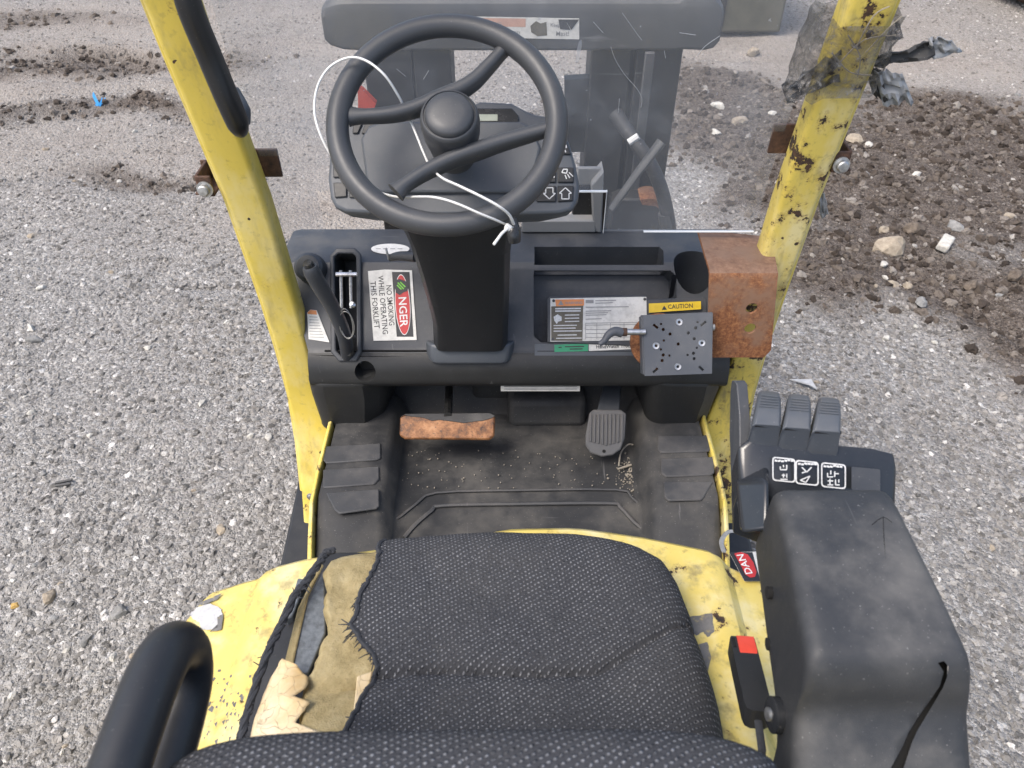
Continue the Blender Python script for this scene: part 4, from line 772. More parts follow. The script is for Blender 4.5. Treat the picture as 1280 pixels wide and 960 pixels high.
mb = MB(); mb.tube([MP.hit(783, 415, .006), MP.hit(777, 415, .006)], .0075, 12); mb.build('shaft_collar', MAT['rust_dark'], mp)
mb = MB(); mb.tube([MP.hit(777, 416, .006), MP.hit(768, 414, .008), MP.hit(760, 418, .010), MP.hit(754, 426, .011), MP.hit(748, 430, .011)], [.0085, .0085, .007, .0055, .0045], 12, smooth=4); mb.build('clamp_handle', MAT['mount_plate'], mp)
mb = MB(); mb.lathe(MP.hit(892, 409, -.01), (1, 0, 0), [(.006, 0), (.006, .004), (.002, .005)], 8); mb.build('bolt', MAT['zinc'], mp)

# ---- mast beyond the screen
MY = 1.75
def mx(px, py, Y=MY): return at(px, py, Y=Y).x
def mz(py, Y=MY): return at(640, py, Y=Y).z
cr0, cr1 = mx(402, 30), mx(904, 30); zt, zl = mz(-2), mz(64)
def msec(x, k, dz=0): 
    zc_ = (zt + zl) / 2; return [(x, MY + (y - .05) * 1 + .05, zc_ + (z - zc_) * k + dz) for y, z in ((.0, zl), (.0, zt - .03), (.006, zt - .012), (.02, zt), (.09, zt), (.10, zt - .01), (.10, zl))]
mb = MB(); mb.loft([msec(cr0, .55), msec(cr0 + .012, .8), msec(cr0 + .04, .96), msec(cr0 + .075, 1), msec(cr1 - .10, 1), msec(cr1 - .085, 1.1, .008), msec(cr1 - .03, 1.1, .006), msec(cr1 - .012, .9), msec(cr1, .6)]); mast = mb.build('mast_crossmember', MAT['mast_grey'], fork, .006, 3, 30)
zb_ = .12
def chan(x0, x1, web, name='mast_rail'):
    mb = MB(); mb.box(((x0 + x1) / 2, MY + .03, (zb_ + zl) / 2 + .02), (x1 - x0, .02, zl - zb_)); wx = x0 if web < 0 else x1
    mb.box((wx - web * .012, MY + .08, (zb_ + zl) / 2 + .02), (.024, .08, zl - zb_)); mb.box(((x0 + x1) / 2, MY + .125, (zb_ + zl) / 2 + .02), (x1 - x0, .02, zl - zb_)); return mb.build(name, MAT['mast_paint'], fork, .003)
xl0, xl1 = mx(455, 100), mx(564, 100); xr0, xr1 = mx(738, 100), mx(851, 100)
chan(xl0, xl0 + (xl1 - xl0) * .55, -1); chan(xl0 + (xl1 - xl0) * .57, xl1, 1, 'inner_rail'); chan(xr0 + (xr1 - xr0) * .5, xr1, 1); chan(xr0, xr0 + (xr1 - xr0) * .44, -1, 'inner_rail')
mb = MB(); mb.box(((xr0 + xr1) / 2, MY + .11, (zb_ + zl) / 2), (xr1 - xr0 - .01, .01, zl - zb_)); mb.build('mast_backing', MAT['mast_paint'], fork)
mb = MB(); mb.box((xr0 + (xr1 - xr0) * .62, MY - .004, (zl + .5) / 2), (.022, .012, zl - .5)); mb.build('rail_edge', MAT['mast_grey'], fork, .003)
mb = MB(); mb.prism([at(*q, Y=MY + .03) for q in ((706, 100), (737, 98), (741, 190), (706, 190))], (0, .03, 0)); mb.build('mast_plate', MAT['mast_paint'], fork)
mb = MB(); mb.prism([at(*q, Y=MY - .06) for q in ((765, 255), (778, 249), (826, 249), (828, 310), (760, 310))], (0, .06, 0)); bx_ = mb.build('mast_block', MAT['mast_paint'], fork, .006)
mb = MB(); mb.prism([at(*q, Y=MY - .063) for q in ((800, 250), (812, 248), (825, 250), (826, 263), (820, 258), (803, 256))], (0, .06, .002)); mb.build('rust_patch', MAT['rust'], bx_)
mb = MB(); mb.prism([at(*q, Y=MY - .03) for q in ((447, 110), (452, 112), (470, 130), (462, 150), (448, 150))], (0, .02, 0)); mb.build('red_bracket', MAT['red_part'], fork)
mb = MB(); mb.tube([at(*q, Y=y) for q, y in (((768, 140), MY - .02), ((785, 165), MY - .05), ((802, 188), MY - .08), ((818, 215), MY - .10), ((829, 245), MY - .11), ((836, 280), MY - .11), ((839, 320), MY - .1))], .0165, 12, smooth=4); hs = mb.build('hydraulic_hose', MAT['hose'], fork)
mb = MB(); mb.tube([at(786, 178, Y=MY - .075), at(798, 170, Y=MY - .075)], .0085, 8); mb.build('tie_band', MAT['tie_white'], hs)
mb = MB(); mb.tube([at(832, 266, Y=MY - .11), at(836, 300, Y=MY - .11)], .0185, 12); mb.build('sleeve', MAT['mast_grey'], hs)
mb = MB(); mb.tube([at(827, 177, Y=MY - .13), at(800, 212, Y=MY - .15), at(764, 262, Y=MY - .17)], [.014, .012, .010], 10, flat=.7); mb.build('support_rod', MAT['mast_grey'], fork)
# grey bracket below the console, wiring box in it
BYY = 1.40
mb = MB(); mb.prism([at(*q, Y=BYY) for q in ((652, 276), (745, 276), (745, 291), (652, 291))], (0, .03, 0)); mb.prism([at(*q, Y=BYY) for q in ((739, 232), (755, 214), (752, 291), (745.5, 291), (741, 276))], (0, .05, 0)); mb.prism([at(*q, Y=BYY + .02) for q in ((722, 210), (752, 210), (755, 232), (722, 232))], (0, .01, .0)); mb.build('front_bracket', MAT['bracket_grey'], fork, .003)
mb = MB(); mb.prism([at(*q, Y=BYY + .02) for q in ((650, 291.5), (748, 291.5), (748, 312), (650, 312))], (0, .03, 0)); mb.prism([at(*q, Y=BYY + .025) for q in ((716, 236), (740, 236), (740, 275), (716, 275))], (0, .03, 0)); mb.build('wiring_box', MAT['mast_paint'], fork, .002)
mb = MB(); mb.box((XC, 1.52, .50), (.84, .16, .50)); mb.build('front_cowl', MAT['mast_paint'], fork, .02)
# warning label on the crossmember
ML = Plane((0, MY - .001, zl), (0, -1, 0))
st = MB(); slab(st, ML, ((558, 20), (724, 23), (724, 49), (558, 46)), .0, .001); st = st.build('pinch_point_label', MAT['label_white'], fork)
mb = MB(); mb.poly(pquad(ML, ((559, 21.5), (657, 23), (657, 33.5), (559, 32)), .0014)); mb.build('header_panel', MAT['label_pale_orange'], st)
mb = MB(); text_into(mb, 'WARNING', ML.hit(600, 31.4), U(ML, (600, 31), (627, 31)), ML.n, U(ML, (600, 31), (627, 31)).length, off=.0018); mb.poly(pquad(ML, ((589, 31.5), (593, 25), (597, 31.7)), .0018))
text_into(mb, 'PINCH POINTS!', ML.hit(604, 43.5), U(ML, (604, 43), (650, 43.5)), ML.n, U(ML, (604, 43), (650, 43)).length, off=.0016); text_into(mb, 'Keep hands', ML.hit(688, 34.5), U(ML, (688, 34), (716, 34.5)), ML.n, U(ML, (688, 34), (716, 34)).length, off=.0016); text_into(mb, 'Mast!', ML.hit(695, 44.5), U(ML, (695, 44), (711, 44)), ML.n, U(ML, (695, 44), (711, 44)).length, off=.0016); mb.build('lettering', MAT['ink_grey'], st)
mb = MB(); mb.poly(pquad(ML, ((663, 32), (670, 26), (676, 29), (683, 27), (684, 44), (672, 45), (664, 40)), .0016)); mb.build('hand_pictogram', MAT['label_brown'], st)
mb = MB(); mb.poly(pquad(ML, ((698, 24), (708, 27), (714, 37), (724, 24)), .002)); mb.poly(pquad(ML, ((698, 24), (700, 36), (713, 37), (708, 27)), .002)); mb.build('torn_patch', MAT['mast_paint'], st)

# ---- seat
SZ = 1.035
def sp(px, py): p = at(px, py, Z=SZ); return (p.y, p.x)
LEFT = [sp(*q) for q in ((425, 682), (404, 692), (392, 715), (375, 742), (360, 775), (343, 805), (327, 845), (312, 890), (300, 935), (290, 975))]
TEAR = [sp(*q) for q in ((482, 676), (473, 684), (474, 700), (468, 718), (460, 735), (452, 752), (446, 775), (438, 790), (452, 812), (466, 828), (470, 845), (463, 862), (452, 885), (440, 912), (424, 940), (405, 985))]
RIGHT = [sp(*q) for q in ((800, 672), (828, 683), (845, 698), (856, 720), (868, 750), (879, 785), (892, 825), (905, 870), (914, 915), (922, 985))]
FR = [(p.x, p.y) for p in [at(*q, Z=SZ) for q in ((404, 690), (430, 681), (480, 671), (560, 664), (640, 661), (720, 664), (770, 670), (800, 676), (825, 684), (845, 698), (858, 724))]]
GRO = [(p.x, p.y) for p in [at(*q, Z=SZ + .012) for q in ((400, 850), (470, 846), (540, 839), (600, 841), (660, 846), (745, 842), (770, 832), (800, 812), (830, 792), (862, 772), (890, 765))]]
YB = .20; YF = max(a for a, b in [(p[1], 0) for p in FR])
def yf(x): return interp(FR, x)
def lerpx(tab, y): return interp(tab, y)
XRB = RIGHT[-1][1]
def ztop(x, y):
    cy = interp(GRO, x); g = y - cy
    base = SZ + .016 - .010 * (y - .45) ** 2 * 4
    base += -.008 * math.exp(-abs(g) / .005) - .004 * math.exp(-abs(g) / .03) + .003 / (1 + math.exp(-g / .003)) + .0035 * (mnoise.noise(V((x * 13, y * 13, 0))) + .5 * mnoise.noise(V((x * 30, y * 30, 4))))
    d = yf(x) - y; base -= .026 * math.exp(-max(d, 0) / .014)
    xr = lerpx(RIGHT, y); dr = xr - x; base -= .05 * math.exp(-max(dr, 0) / .016); base += .005 * math.exp(-((dr - .06) / .05) ** 2) * (1 if g < 0 else .3)
    return base
def seat_rows(xa, xb, n, m_=46, dz=0):
    rows = []
    for i in range(n + 1):
        s_ = i / n; col_ = []
        for j in range(m_ + 1):
            t = j / m_; y = YB + (YF - YB) * t
            for _ in range(3):
                x = xa(y) * (1 - s_) + xb(y) * s_; y = YB + (yf(x) - YB) * t
            x = xa(y) * (1 - s_) + xb(y) * s_; col_.append((x, y, ztop(x, y) + dz))
        rows.append(col_)
    return rows
wob = lambda y: .010 * (float(fbm(np.array(y), np.array(.37), 60, 5, 4)) - .5) + .004 * (float(vnoise(np.array(y * 700), np.array(.2), 3)) - .5)
tear = lambda y: lerpx(TEAR, y) + wob(y); right = lambda y: lerpx(RIGHT, y); left = lambda y: lerpx(LEFT, y)
seat = empty('seat_anchor', (0, 0, 0)) if False else None
rows = seat_rows(tear, right, 100, 190)
base_r = [(x + .002, y, .985) for x, y, z in rows[-1]]; under = [[(x, y, z - .006) for x, y, z in rows[0]]]
mb = MB(); mb.grid(under + rows + [base_r]); seat = mb.build('seat_cushion', MAT['cloth'], fork, sharp=80)
fr_ = [[(r_[-1][0], r_[-1][1], r_[-1][2]) for r_ in rows], [(r_[-1][0], r_[-1][1] - .002, .985) for r_ in rows]]
mb = MB(); mb.grid(fr_); mb.build('front_skirt', MAT['cloth'], seat)
# exposed foam, its skin, the pan below and the loose piping
FL = [sp(*q) for q in ((412, 684), (404, 692), (404, 720), (405, 760), (407, 792), (395, 815), (380, 840), (372, 870), (368, 900), (368, 985))]
fl_x = lambda y: lerpx(FL, y) + .0025 * math.sin(y * 120) + .0015 * math.sin(y * 310)
rf = seat_rows(fl_x, lambda y: lerpx(TEAR, y) + .012, 22, 60, -.017)
rf = [[(x, y, z + .010 * (fbm(np.array(x), np.array(y), 40, 4, 2) - .5) - .012 * max(0, 1 - i / 2.0)) for x, y, z in r_] for i, r_ in enumerate(rf)]
mb = MB(); mb.grid([[(x, y, .975) for x, y, z in rf[0]]] + rf); mb.build('foam', MAT['foam'], seat, sharp=80)
SL = [sp(*q) for q in ((345, 826), (335, 840), (325, 860), (315, 890), (306, 930), (296, 985))]; SR = [sp(*q) for q in ((347, 824), (370, 832), (386, 846), (384, 862), (370, 872), (388, 880), (372, 905), (392, 912), (420, 920), (436, 930), (420, 985))]
ysk = [y for y in np.linspace(SL[-1][0], SL[0][0], 90)]
mb = MB(); mb.grid([[(lerpx(SL, y) * (1 - t) + max(lerpx(SR, y) + .009 * (float(fbm(np.array(y), np.array(.9), 90, 4, 6)) - .5), lerpx(SL, y) + .002) * t, y, SZ - .014 + .018 * math.sin(t * 1.9) + .002 * math.sin(y * 90 + t * 5)) for t in np.linspace(0, 1, 14)] for y in ysk]); sk_ = mb.build('foam_skin', MAT['foam_skin'], seat, sharp=80, recalc=False)
tk = sk_.modifiers.new('thick', 'SOLIDIFY'); tk.thickness = .002
def slabz(pts, z, th, nm, mt, par=None, bev=.002): mb = MB(); mb.prism([at(x, y, Z=z) for x, y in pts], (0, 0, -th)); return mb.build(nm, mt, par or seat, bev)
slabz(((405, 712), (407, 790), (385, 842), (362, 842), (375, 770), (392, 735)), .998, .006, 'seat_pan', MAT['seat_pan'])
slabz(((398, 706), (405, 705), (385, 745), (366, 830), (358, 850), (352, 840), (372, 760)), 1.002, .004, 'foam_strip', MAT['foam'])
slabz(((415, 690), (396, 700), (372, 742), (342, 805), (318, 862), (300, 930), (292, 975), (480, 975), (478, 690)), .972, .006, 'seat_base', MAT['plastic_clean'])
slabz(((372, 722), (383, 724), (366, 770), (356, 775)), .985, .02, 'pan_bracket', MAT['seat_pan'])
slabz(((466, 838), (450, 905), (440, 905), (446, 845)), 1.038, .003, 'foam_flap', MAT['foam_skin'])
pp = [at(*q, Z=SZ - .015) for q in ((416, 688), (411, 690), (406, 693), (398, 705), (382, 728), (368, 745), (352, 780), (338, 808), (322, 850), (308, 895), (300, 930), (292, 975))]
mb = MB(); pq, _ = crom(pp, 9)
for ph in (0, 2.094, 4.189): mb.tube([p + V((math.cos(i * .42 + ph) * .0024, math.sin(i * .42 + ph) * .0012, math.sin(i * .42 + ph) * .002)) + V((random.gauss(0, .0003), random.gauss(0, .0003), 0)) for i, p in enumerate(pq)], [.0031 + random.gauss(0, .0003) for _ in pq], 7)
pip = mb.build('piping', MAT['thread'], seat)
mb = MB()
for i in range(260):                                   # frayed thread ends along the tear and the loose piping
    if random.random() < .72:
        y = random.uniform(TEAR[-1][0] + .03, TEAR[0][0]); x = tear(y); z = ztop(x, y); k = 1.9 if abs(y - sp(450, 810)[0]) < .022 else 1
        d = V((random.gauss(-.5, .4), random.gauss(-.5, .6), random.uniform(-.3, .3))) * .0055 * k
    else:
        p0, _ = crom(pp, 3); q_ = random.choice(p0[6:]); x, y, z = q_; d = V((random.gauss(0, 1), random.gauss(0, 1), .4)) * .006
    p = V((x + .002, y, z)); mb.tube([p, p + d * .5 + V((0, random.gauss(0, .001), .001)), p + d], [.0009, .0008, .0005], 4)
fr_o = mb.build('frayed_thread', MAT['thread'], seat); fr_o['kind'] = 'stuff'
mb = MB(); tp = []
for y in np.linspace(TEAR[-1][0] + .02, TEAR[0][0], 60): tp.append((tear(y) + .0015, y, ztop(tear(y), y) + .0005))
mb.tube(tp, [.0022 + .0012 * random.random() for _ in tp], 6); mb.build('torn_hem', MAT['thread'], seat)
# backrest, its top edge right in front of the lens
def bsec(t):
    a = t * math.pi; return None
bx0, bx1 = at(158, 945, D=.50).x, at(1012, 950, D=.50).x; bc = (bx0 + bx1) / 2; bh = (bx1 - bx0) / 2
topc = at(600, 966, D=.50)
rows = []
for i in range(33):
    u_ = -1 + 2 * i / 32; e = (1 - abs(u_) ** 5) ** .5 if abs(u_) < 1 else 0; ring_ = []
    zt_ = topc.z - .010 - .035 * (1 - e) + .004 * u_
    for k in range(18):
        a = 2 * math.pi * k / 18; th = .038 * (.25 + .75 * e)
        if math.sin(a) >= 0: ring_.append((bc + bh * u_, topc.y - .002 + th * math.cos(a), zt_ - .012 + .026 * math.sin(a) * (.3 + .7 * e)))
        else: ring_.append((bc + bh * u_ * (1 - .02), topc.y + .03 + th * math.cos(a), max(1.06, zt_ - .012 + .30 * math.sin(a))))
    rows.append(ring_)
mb = MB(); mb.loft(rows); bk = mb.build('backrest', MAT['cloth'], fork, sharp=80)

# ---- left loop-shaped hip restraint
lp = [(-.26, -.02, 1.315), (-.26, .10, 1.32), (-.26, .20, 1.32), (-.26, .262, 1.32), (-.26, .296, 1.311), (-.261, .312, 1.284), (-.263, .302, 1.257), (-.265, .27, 1.243), (-.265, .20, 1.24), (-.266, .10, 1.237), (-.266, -.02, 1.232)]
mb = MB(); mb.tube(lp, .0200, 18, smooth=5); mb.build('hip_restraint', MAT['plastic_clean'], fork, sharp=80)

# ---- right armrest
def seg_rr(w_, h_, r_):
    c = rrect(w_, h_, r_, 5); out = []
    for i in range(len(c)):
        a, b = V(c[i]), V(c[(i + 1) % len(c)]); out.append(tuple(a))
        if i % 6 == 5: out += [tuple(a.lerp(b, k / 9)) for k in range(1, 9)]
    return out
def fine(secs, n): 
    cols = [crom([s_[i] for s_ in secs], n)[0] for i in range(len(secs[0]))]; return [[c[k] for c in cols] for k in range(len(cols[0]))]
def asec(y, xl, xr, z0, z1, r_): 
    return [V(((xl + xr) / 2 + a, y, (z0 + z1) / 2 + b)) for a, b in seg_rr(xr - xl, z1 - z0, r_)]
mb = MB(); mb.loft(fine([asec(.497, .266, .362, 1.19, 1.245, .010), asec(.494, .260, .368, 1.17, 1.262, .012), asec(.482, .257, .373, 1.165, 1.271, .014), asec(.43, .252, .373, 1.16, 1.274, .014), asec(.38, .247, .374, 1.155, 1.274, .014), asec(.335, .243, .376, 1.15, 1.270, .014), asec(.316, .242, .378, 1.14, 1.264, .014), asec(.303, .241, .381, 1.13, 1.242, .014), asec(.297, .240, .388, 1.12, 1.215, .018), asec(.28, .238, .390, 1.08, 1.195, .018), asec(.24, .235, .388, 1.04, 1.165, .018), asec(.18, .23, .38, 1.0, 1.135, .018), asec(.10, .226, .37, .97, 1.10, .018)], 4))
arm = mb.build('armrest', MAT['armrest'], fork, sharp=60)
ck = [(1172, 829), (1180, 827), (1186, 834), (1184, 848), (1179, 860), (1167, 882), (1157, 896), (1147, 914), (1139, 930), (1124, 975), (1106, 975), (1128, 932), (1136, 917), (1147, 898), (1160, 879), (1175, 857), (1179, 840)]
ck = [(x + random.uniform(-1, 1), y + random.uniform(-1.5, 1.5)) for x, y in ck]; rr_ = [at(x, y, D=.50) for x, y in ck]; cc = cutter(MB().loft([rr_, [CP + (p - CP) * 1.5 for p in rr_]])); cut(arm, [cc], 60)
mb = MB(); mb.loft([asec(.45, .27, .375, 1.18, 1.255, .01), asec(.335, .26, .372, 1.165, 1.252, .012), asec(.30, .255, .374, 1.135, 1.205, .012), asec(.24, .25, .374, 1.05, 1.148, .012), asec(.12, .245, .36, 1.0, 1.09, .012)]); mb.build('crack_shade_core', MAT['void'], arm)  # added black filler, gives the crack its inner shade by colour
for px, py in ((973, 741), (962, 805)): mb = MB(); p = at(px, py, X=.2405 + (.4 - .4)); mb.lathe((.2435, at(px, py, D=.74).y, at(px, py, D=.74).z), (-1, 0, 0), [(.006, -.02), (.006, -.002), (.004, -.0015)], 12); mb.build('clip_hole', MAT['void'], arm)
mb = MB(); mb.lathe((.236, .315, 1.165), (-1, 0, .1), [(.016, -.02), (.016, .002), (.012, .004)], 24); hb = mb.build('hinge_boss', MAT['plastic_gloss'], arm)
mb = MB(); mb.lathe((.2325, .315, 1.166), (-1, 0, .1), [(.006, 0), (.006, .003), (.002, .004)], 12); mb.build('hinge_pin', MAT['zinc'], hb)
for q in (((1118, 646), (1119, 672), (1121, 702)), ((1118, 646), (1111, 650), (1104, 656)), ((1118, 646), (1124, 649), (1129, 653))):
    mb = MB(); mb.tube([at(x - 14, y, Z=1.2742) for x, y in q], .00025, 4); mb.build('scratch', MAT['void'], arm)
# lever pod in front of the armrest
def P_(px, py, z): return at(px, py, Z=z)
sec_t = [P_(*q, z) for q, z in (((922, 560), 1.236), ((935, 548), 1.243), ((1090, 561), 1.243), ((1118, 568), 1.238), ((1121, 585), 1.225), ((1119, 640), 1.19), ((1000, 640), 1.205), ((924, 612), 1.207))]
mb = MB(); cen = sum(sec_t, V()) / 8
ring2 = [p + V((0, 0, -.035)) for p in sec_t]; ring3 = [cen + (p - cen) * .93 + V((0, -.004, -.075)) for p in sec_t]
mb.loft([ring3, ring2, sec_t, [cen + (p - cen) * .93 + V((0, 0, .004)) for p in sec_t]]); pod = mb.build('lever_pod', MAT['pod'], fork, .008, 4, 50)
PT = Plane(cen + V((0, 0, .0065)), (sec_t[2] - sec_t[7]).cross(sec_t[0] - sec_t[5]) * (1 if (sec_t[2] - sec_t[7]).cross(sec_t[0] - sec_t[5]).z > 0 else -1))
def rr_px(x0, y0, x1, y1, sk, r_=4):
    return [((x0 + x1) / 2 + a, (y0 + y1) / 2 + b + sk * a) for a, b in rrect(x1 - x0, y1 - y0, r_, 3)]
mb = MB()
for x0, y0, x1, y1, inn_ in ((965, 572, 994, 602, 0), (994, 576, 1023, 606, 1), (1026, 579, 1057, 610, 2)):
    a = rr_px(x0, y0, x1, y1, .1); b = rr_px(x0 + 1.6, y0 + 1.6, x1 - 1.6, y1 - 1.6, .1, 3.2); n = len(a); A = pquad(PT, a, .001); B = pquad(PT, b, .001)
    mb.add(A + B, [(i, (i + 1) % n, n + (i + 1) % n, n + i) for i in range(n)])
    X0, Y0 = x0 + 3, y0 + 3
    def il(*ls, w_=1.5): [line(mb, PT, (x0 + a_, y0 + b_), (x0 + c_, y0 + d_), w_, .001) for a_, b_, c_, d_ in ls]
    for k in range(6): il((3 + k * 4, 2.5 + random.random() * 2, 6.5 + k * 4, 3 + random.random() * 2), w_=2.4)
    if inn_ == 0: il((10, 11, 10, 15), (10, 15, 18, 15), (18, 9, 18, 15), (14, 9, 14, 12), (10, 27, 19, 27), (14, 20, 14, 25), (12, 22, 16, 22), (18, 20, 18, 25))
    if inn_ == 1: il((8, 8, 14, 14), (14, 14, 20, 8), (8, 15, 15, 13), (6, 24, 18, 19), (18, 19, 13, 27), (13, 27, 6, 24))
    if inn_ == 2: il((8, 12, 8, 17), (8, 17, 15, 17), (12, 9, 12, 14), (17, 10, 17, 17), (17, 13, 22, 13), (8, 22, 15, 22), (11, 19, 11, 27), (8, 27, 15, 27), (18, 20, 18, 27), (18, 27, 23, 27), (22, 20, 22, 24))
mb.build('symbols', MAT['icon_white'], pod)
mb = MB(); a = rr_px(1064, 585, 1100, 614, .1, 2); mb.prism(pquad(PT, a, .0002), PT.n * .0006); mb.build('blank_label', MAT['plastic'], pod)
# three thumb levers with stepped tops
for i, (px, py) in enumerate(((958, 490), (997, 494), (1033, 498))):
    wl, wr = (942 + i * 37.5, 977 + i * 37.5)
    def lsec(pl0, pr0, yy, z, th): a = at(pl0, yy, Z=z); b = at(pr0, yy + 2, Z=z); return [a + V((0, 0, -th)), a + V((0, 0, -.003)), a + V((.003, 0, 0)), b + V((-.003, 0, 0)), b + V((0, 0, -.003)), b + V((0, 0, -th))]
    mb = MB(); mb.loft([lsec(wl + 7, wr - 2, py - 2, 1.262, .012), lsec(wl + 6, wr - 0, py + 4, 1.272, .020), lsec(wl + 3, wr + .5, py + 22, 1.276, .035), lsec(wl - 1, wr + 0, py + 40, 1.270, .045), lsec(wl - 1, wr - 1, py + 46, 1.262, .045), lsec(wl, wr - 3, py + 62, 1.245, .045)]); lv_ = mb.build('thumb_lever', MAT['plastic_grey'], pod, .0025, 3, 45)
    for k in range(5):
        a = at(wl + 9 - k * .6, py + 4 + k * 3.4, Z=1.2735 + k * .0007); b = at(wr - 3, py + 6 + k * 3.4, Z=1.2735 + k * .0007); mb = MB(); mb.tube([a, b], .0006, 6); mb.build('grip_rib', MAT['plastic_grey'], lv_)
    mb = MB(); mb.tube([at(wl - 1, py + 41, Z=1.2665), at(wr - 1, py + 43, Z=1.2665)], .0022, 6); mb.build('step_line', MAT['void'], lv_)
fin = [at(*q, D=d) for q, d in (((914, 604), .87), ((910, 540), .875), ((914, 490), .875), ((920, 476), .875), ((934, 475), .875), ((944, 480), .87), ((947, 520), .86), ((938, 560), .85), ((924, 640), .84))]
mb = MB(); fl2 = [p + V((.022, 0, -.005)) for p in fin]; A_ = [V((.248 - .004 * 0 + (p.x - .248) * .25, p.y, p.z)) for p in fin]
mb.loft([A_, [p + V((.012, .0, -.0)) for p in A_]]); mb.build('pod_guard', MAT['plastic'], pod, .003, 3)
mb = MB(); mb.loft([[at(x, y, D=d) for x, y, d in ((918, 600, .84), (960, 600, .80), (962, 665, .78), (925, 668, .80))], [at(x, y, D=d) for x, y, d in ((922, 560, .90), (962, 560, .88), (962, 640, .88), (926, 640, .9))]]); mb.build('pod_underside', MAT['pod'], pod, .006, 3)

# ---- seat belt buckle
BK = [(911, 800), (938, 797), (966, 890), (962, 902), (938, 908), (930, 902)]
mb = MB(); c0 = at(926, 806, D=.86); c1 = at(948, 900, D=.765); ax = (c1 - c0); ln = ax.length; ax.normalize(); sx = V((1, 0, 0)); sx = (sx - ax * sx.dot(ax)).normalized(); nn = sx.cross(ax)
nn = nn if nn.z > 0 else -nn
mb.loft([[c0 + ax * (ln * t) + sx * a * w_ + nn * b for a, b in rrect(1, .024, .008, 4)] for t, w_ in ((0, .024), (.02, .027), (.3, .0275), (.9, .027), (.97, .024), (1.0, .014))]); bkl = mb.build('seat_belt_buckle', MAT['plastic_clean'], fork, sharp=60)
mb = MB(); mb.loft([[c0 + ax * (ln * t) + sx * (a * w_ + .003) + nn * (b + o_) for a, b in rrect(1, .010, .0035, 3)] for t, w_, o_ in ((-.012, .017, .004), (.0, .019, .008), (.20, .019, .0085), (.24, .018, .007))]); mb.build('release_button', MAT['buckle_red'], bkl, sharp=60)
mb = MB(); mb.box(c0 + ax * (ln * .1) - sx * .0105 + nn * .0122, (.0035, .014, .001), Matrix((sx, ax, nn)).transposed()); mb.build('slot', MAT['void'], bkl)
mb = MB(); mb.tube([c1 - ax * .004, c1 + ax * .03 + V((0, 0, -.01)), c1 + ax * .06 + V((0, 0, -.05))], .004, 8, flat=.4); mb.build('stalk', MAT['thread'], bkl)

# ---- stickers and marks on the hood

def hpt(x, y): 
    p = at(x, y, Z=.942)
    for _ in range(3): p = at(x, y, Z=max(.90, hoodz(p.x - XC)) + .0012)
    return p
HPn = None
def hood_mark(pts, nm, mt, lift=0):
    if HPn: mb = MB(); mb.poly([HPn.hit(x, y, lift) for x, y in pts]); return mb.build(nm, mt, hood, recalc=False)
    B = []
    for i in range(len(pts)):
        a_, b_ = V(pts[i]), V(pts[(i + 1) % len(pts)])
        B += [a_.lerp(b_, k / 4) + (V((random.uniform(-.8, .8), random.uniform(-.8, .8))) if k else V((0, 0))) for k in range(4)]
    cc_ = sum(B, V((0, 0))) / len(B); mb = MB(); mb.loft([[hpt(*(cc_.lerp(q, t))) + V((0, 0, lift)) for q in B] for t in (.01, .2, .4, .6, .8, 1)], False); return mb.build(nm, mt, hood, recalc=False)
_a, _b, _c = hpt(911, 691), hpt(957, 692), hpt(930, 727); _n = (_b - _a).cross(_c - _a); HPn = Plane(_a + V((0, 0, .004)), _n if _n.z > 0 else -_n)
dm = hood_mark([(911, 691), (945, 690), (960, 700), (960, 727), (930, 727)], 'danger_decal', MAT['label_white'], .001)
hood_mark([(911, 691), (940, 691), (950, 727), (930, 727)], 'decal_panel', MAT['label_black'], .0016)
hood_mark([(917, 693), (925, 691), (934, 694), (941, 704), (945, 716), (943, 722), (937, 723), (931, 719), (925, 707)], 'decal_oval', MAT['label_red'], .0022)
mb = MB(); a = hpt(924, 698); b = hpt(937, 721); nrm = V((0, 0, 1)); text_into(mb, 'DAN', HPn.hit(940, 718), HPn.hit(928, 694) - HPn.hit(940, 718), HPn.n, (HPn.hit(928, 694) - HPn.hit(940, 718)).length, off=.003, height=.011); mb.build('decal_lettering', MAT['ink_white'], hood)
HPn = None
hood_mark([(859, 772), (890, 767), (893, 790), (884, 797), (880, 790), (870, 795), (865, 790)], 'label_residue', MAT['residue'], .0008); hood_mark([(873, 806), (884, 803), (889, 822), (885, 840), (878, 826)], 'label_residue', MAT['residue'], .0008)
mb = MB()
for i in range(70):
    px, py = random.gauss(285, 16) + (900 - random.gauss(895, 25)) * .25, random.gauss(890, 26)
    if not 235 < px < 318 or py > 945: continue
    p = hpt(px, py); r_ = abs(random.gauss(0, .0012)) + .0005; mb.box(p + V((0, 0, .0004)), (r_ * 2, r_ * 2.6, .0012), Matrix.Rotation(random.random() * 3, 3, 'Z'))
dk = mb.build('dirt_specks', MAT['residue'], hood); dk['kind'] = 'stuff'
wt = hood_mark([(238, 768), (246, 760), (262, 755), (268, 757), (277, 762), (278, 770), (274, 786), (258, 788), (251, 786), (249, 778), (241, 774)], 'torn_white_sticker', MAT['torn_white'], .001)
hood_mark([(244, 756), (262, 749), (278, 742), (270, 751), (255, 757)], 'adhesive_smear', MAT['residue'], .0016); hood_mark([(272, 772), (279, 768), (277, 788), (262, 791), (272, 786)], 'adhesive_smear', MAT['residue'], .0018)

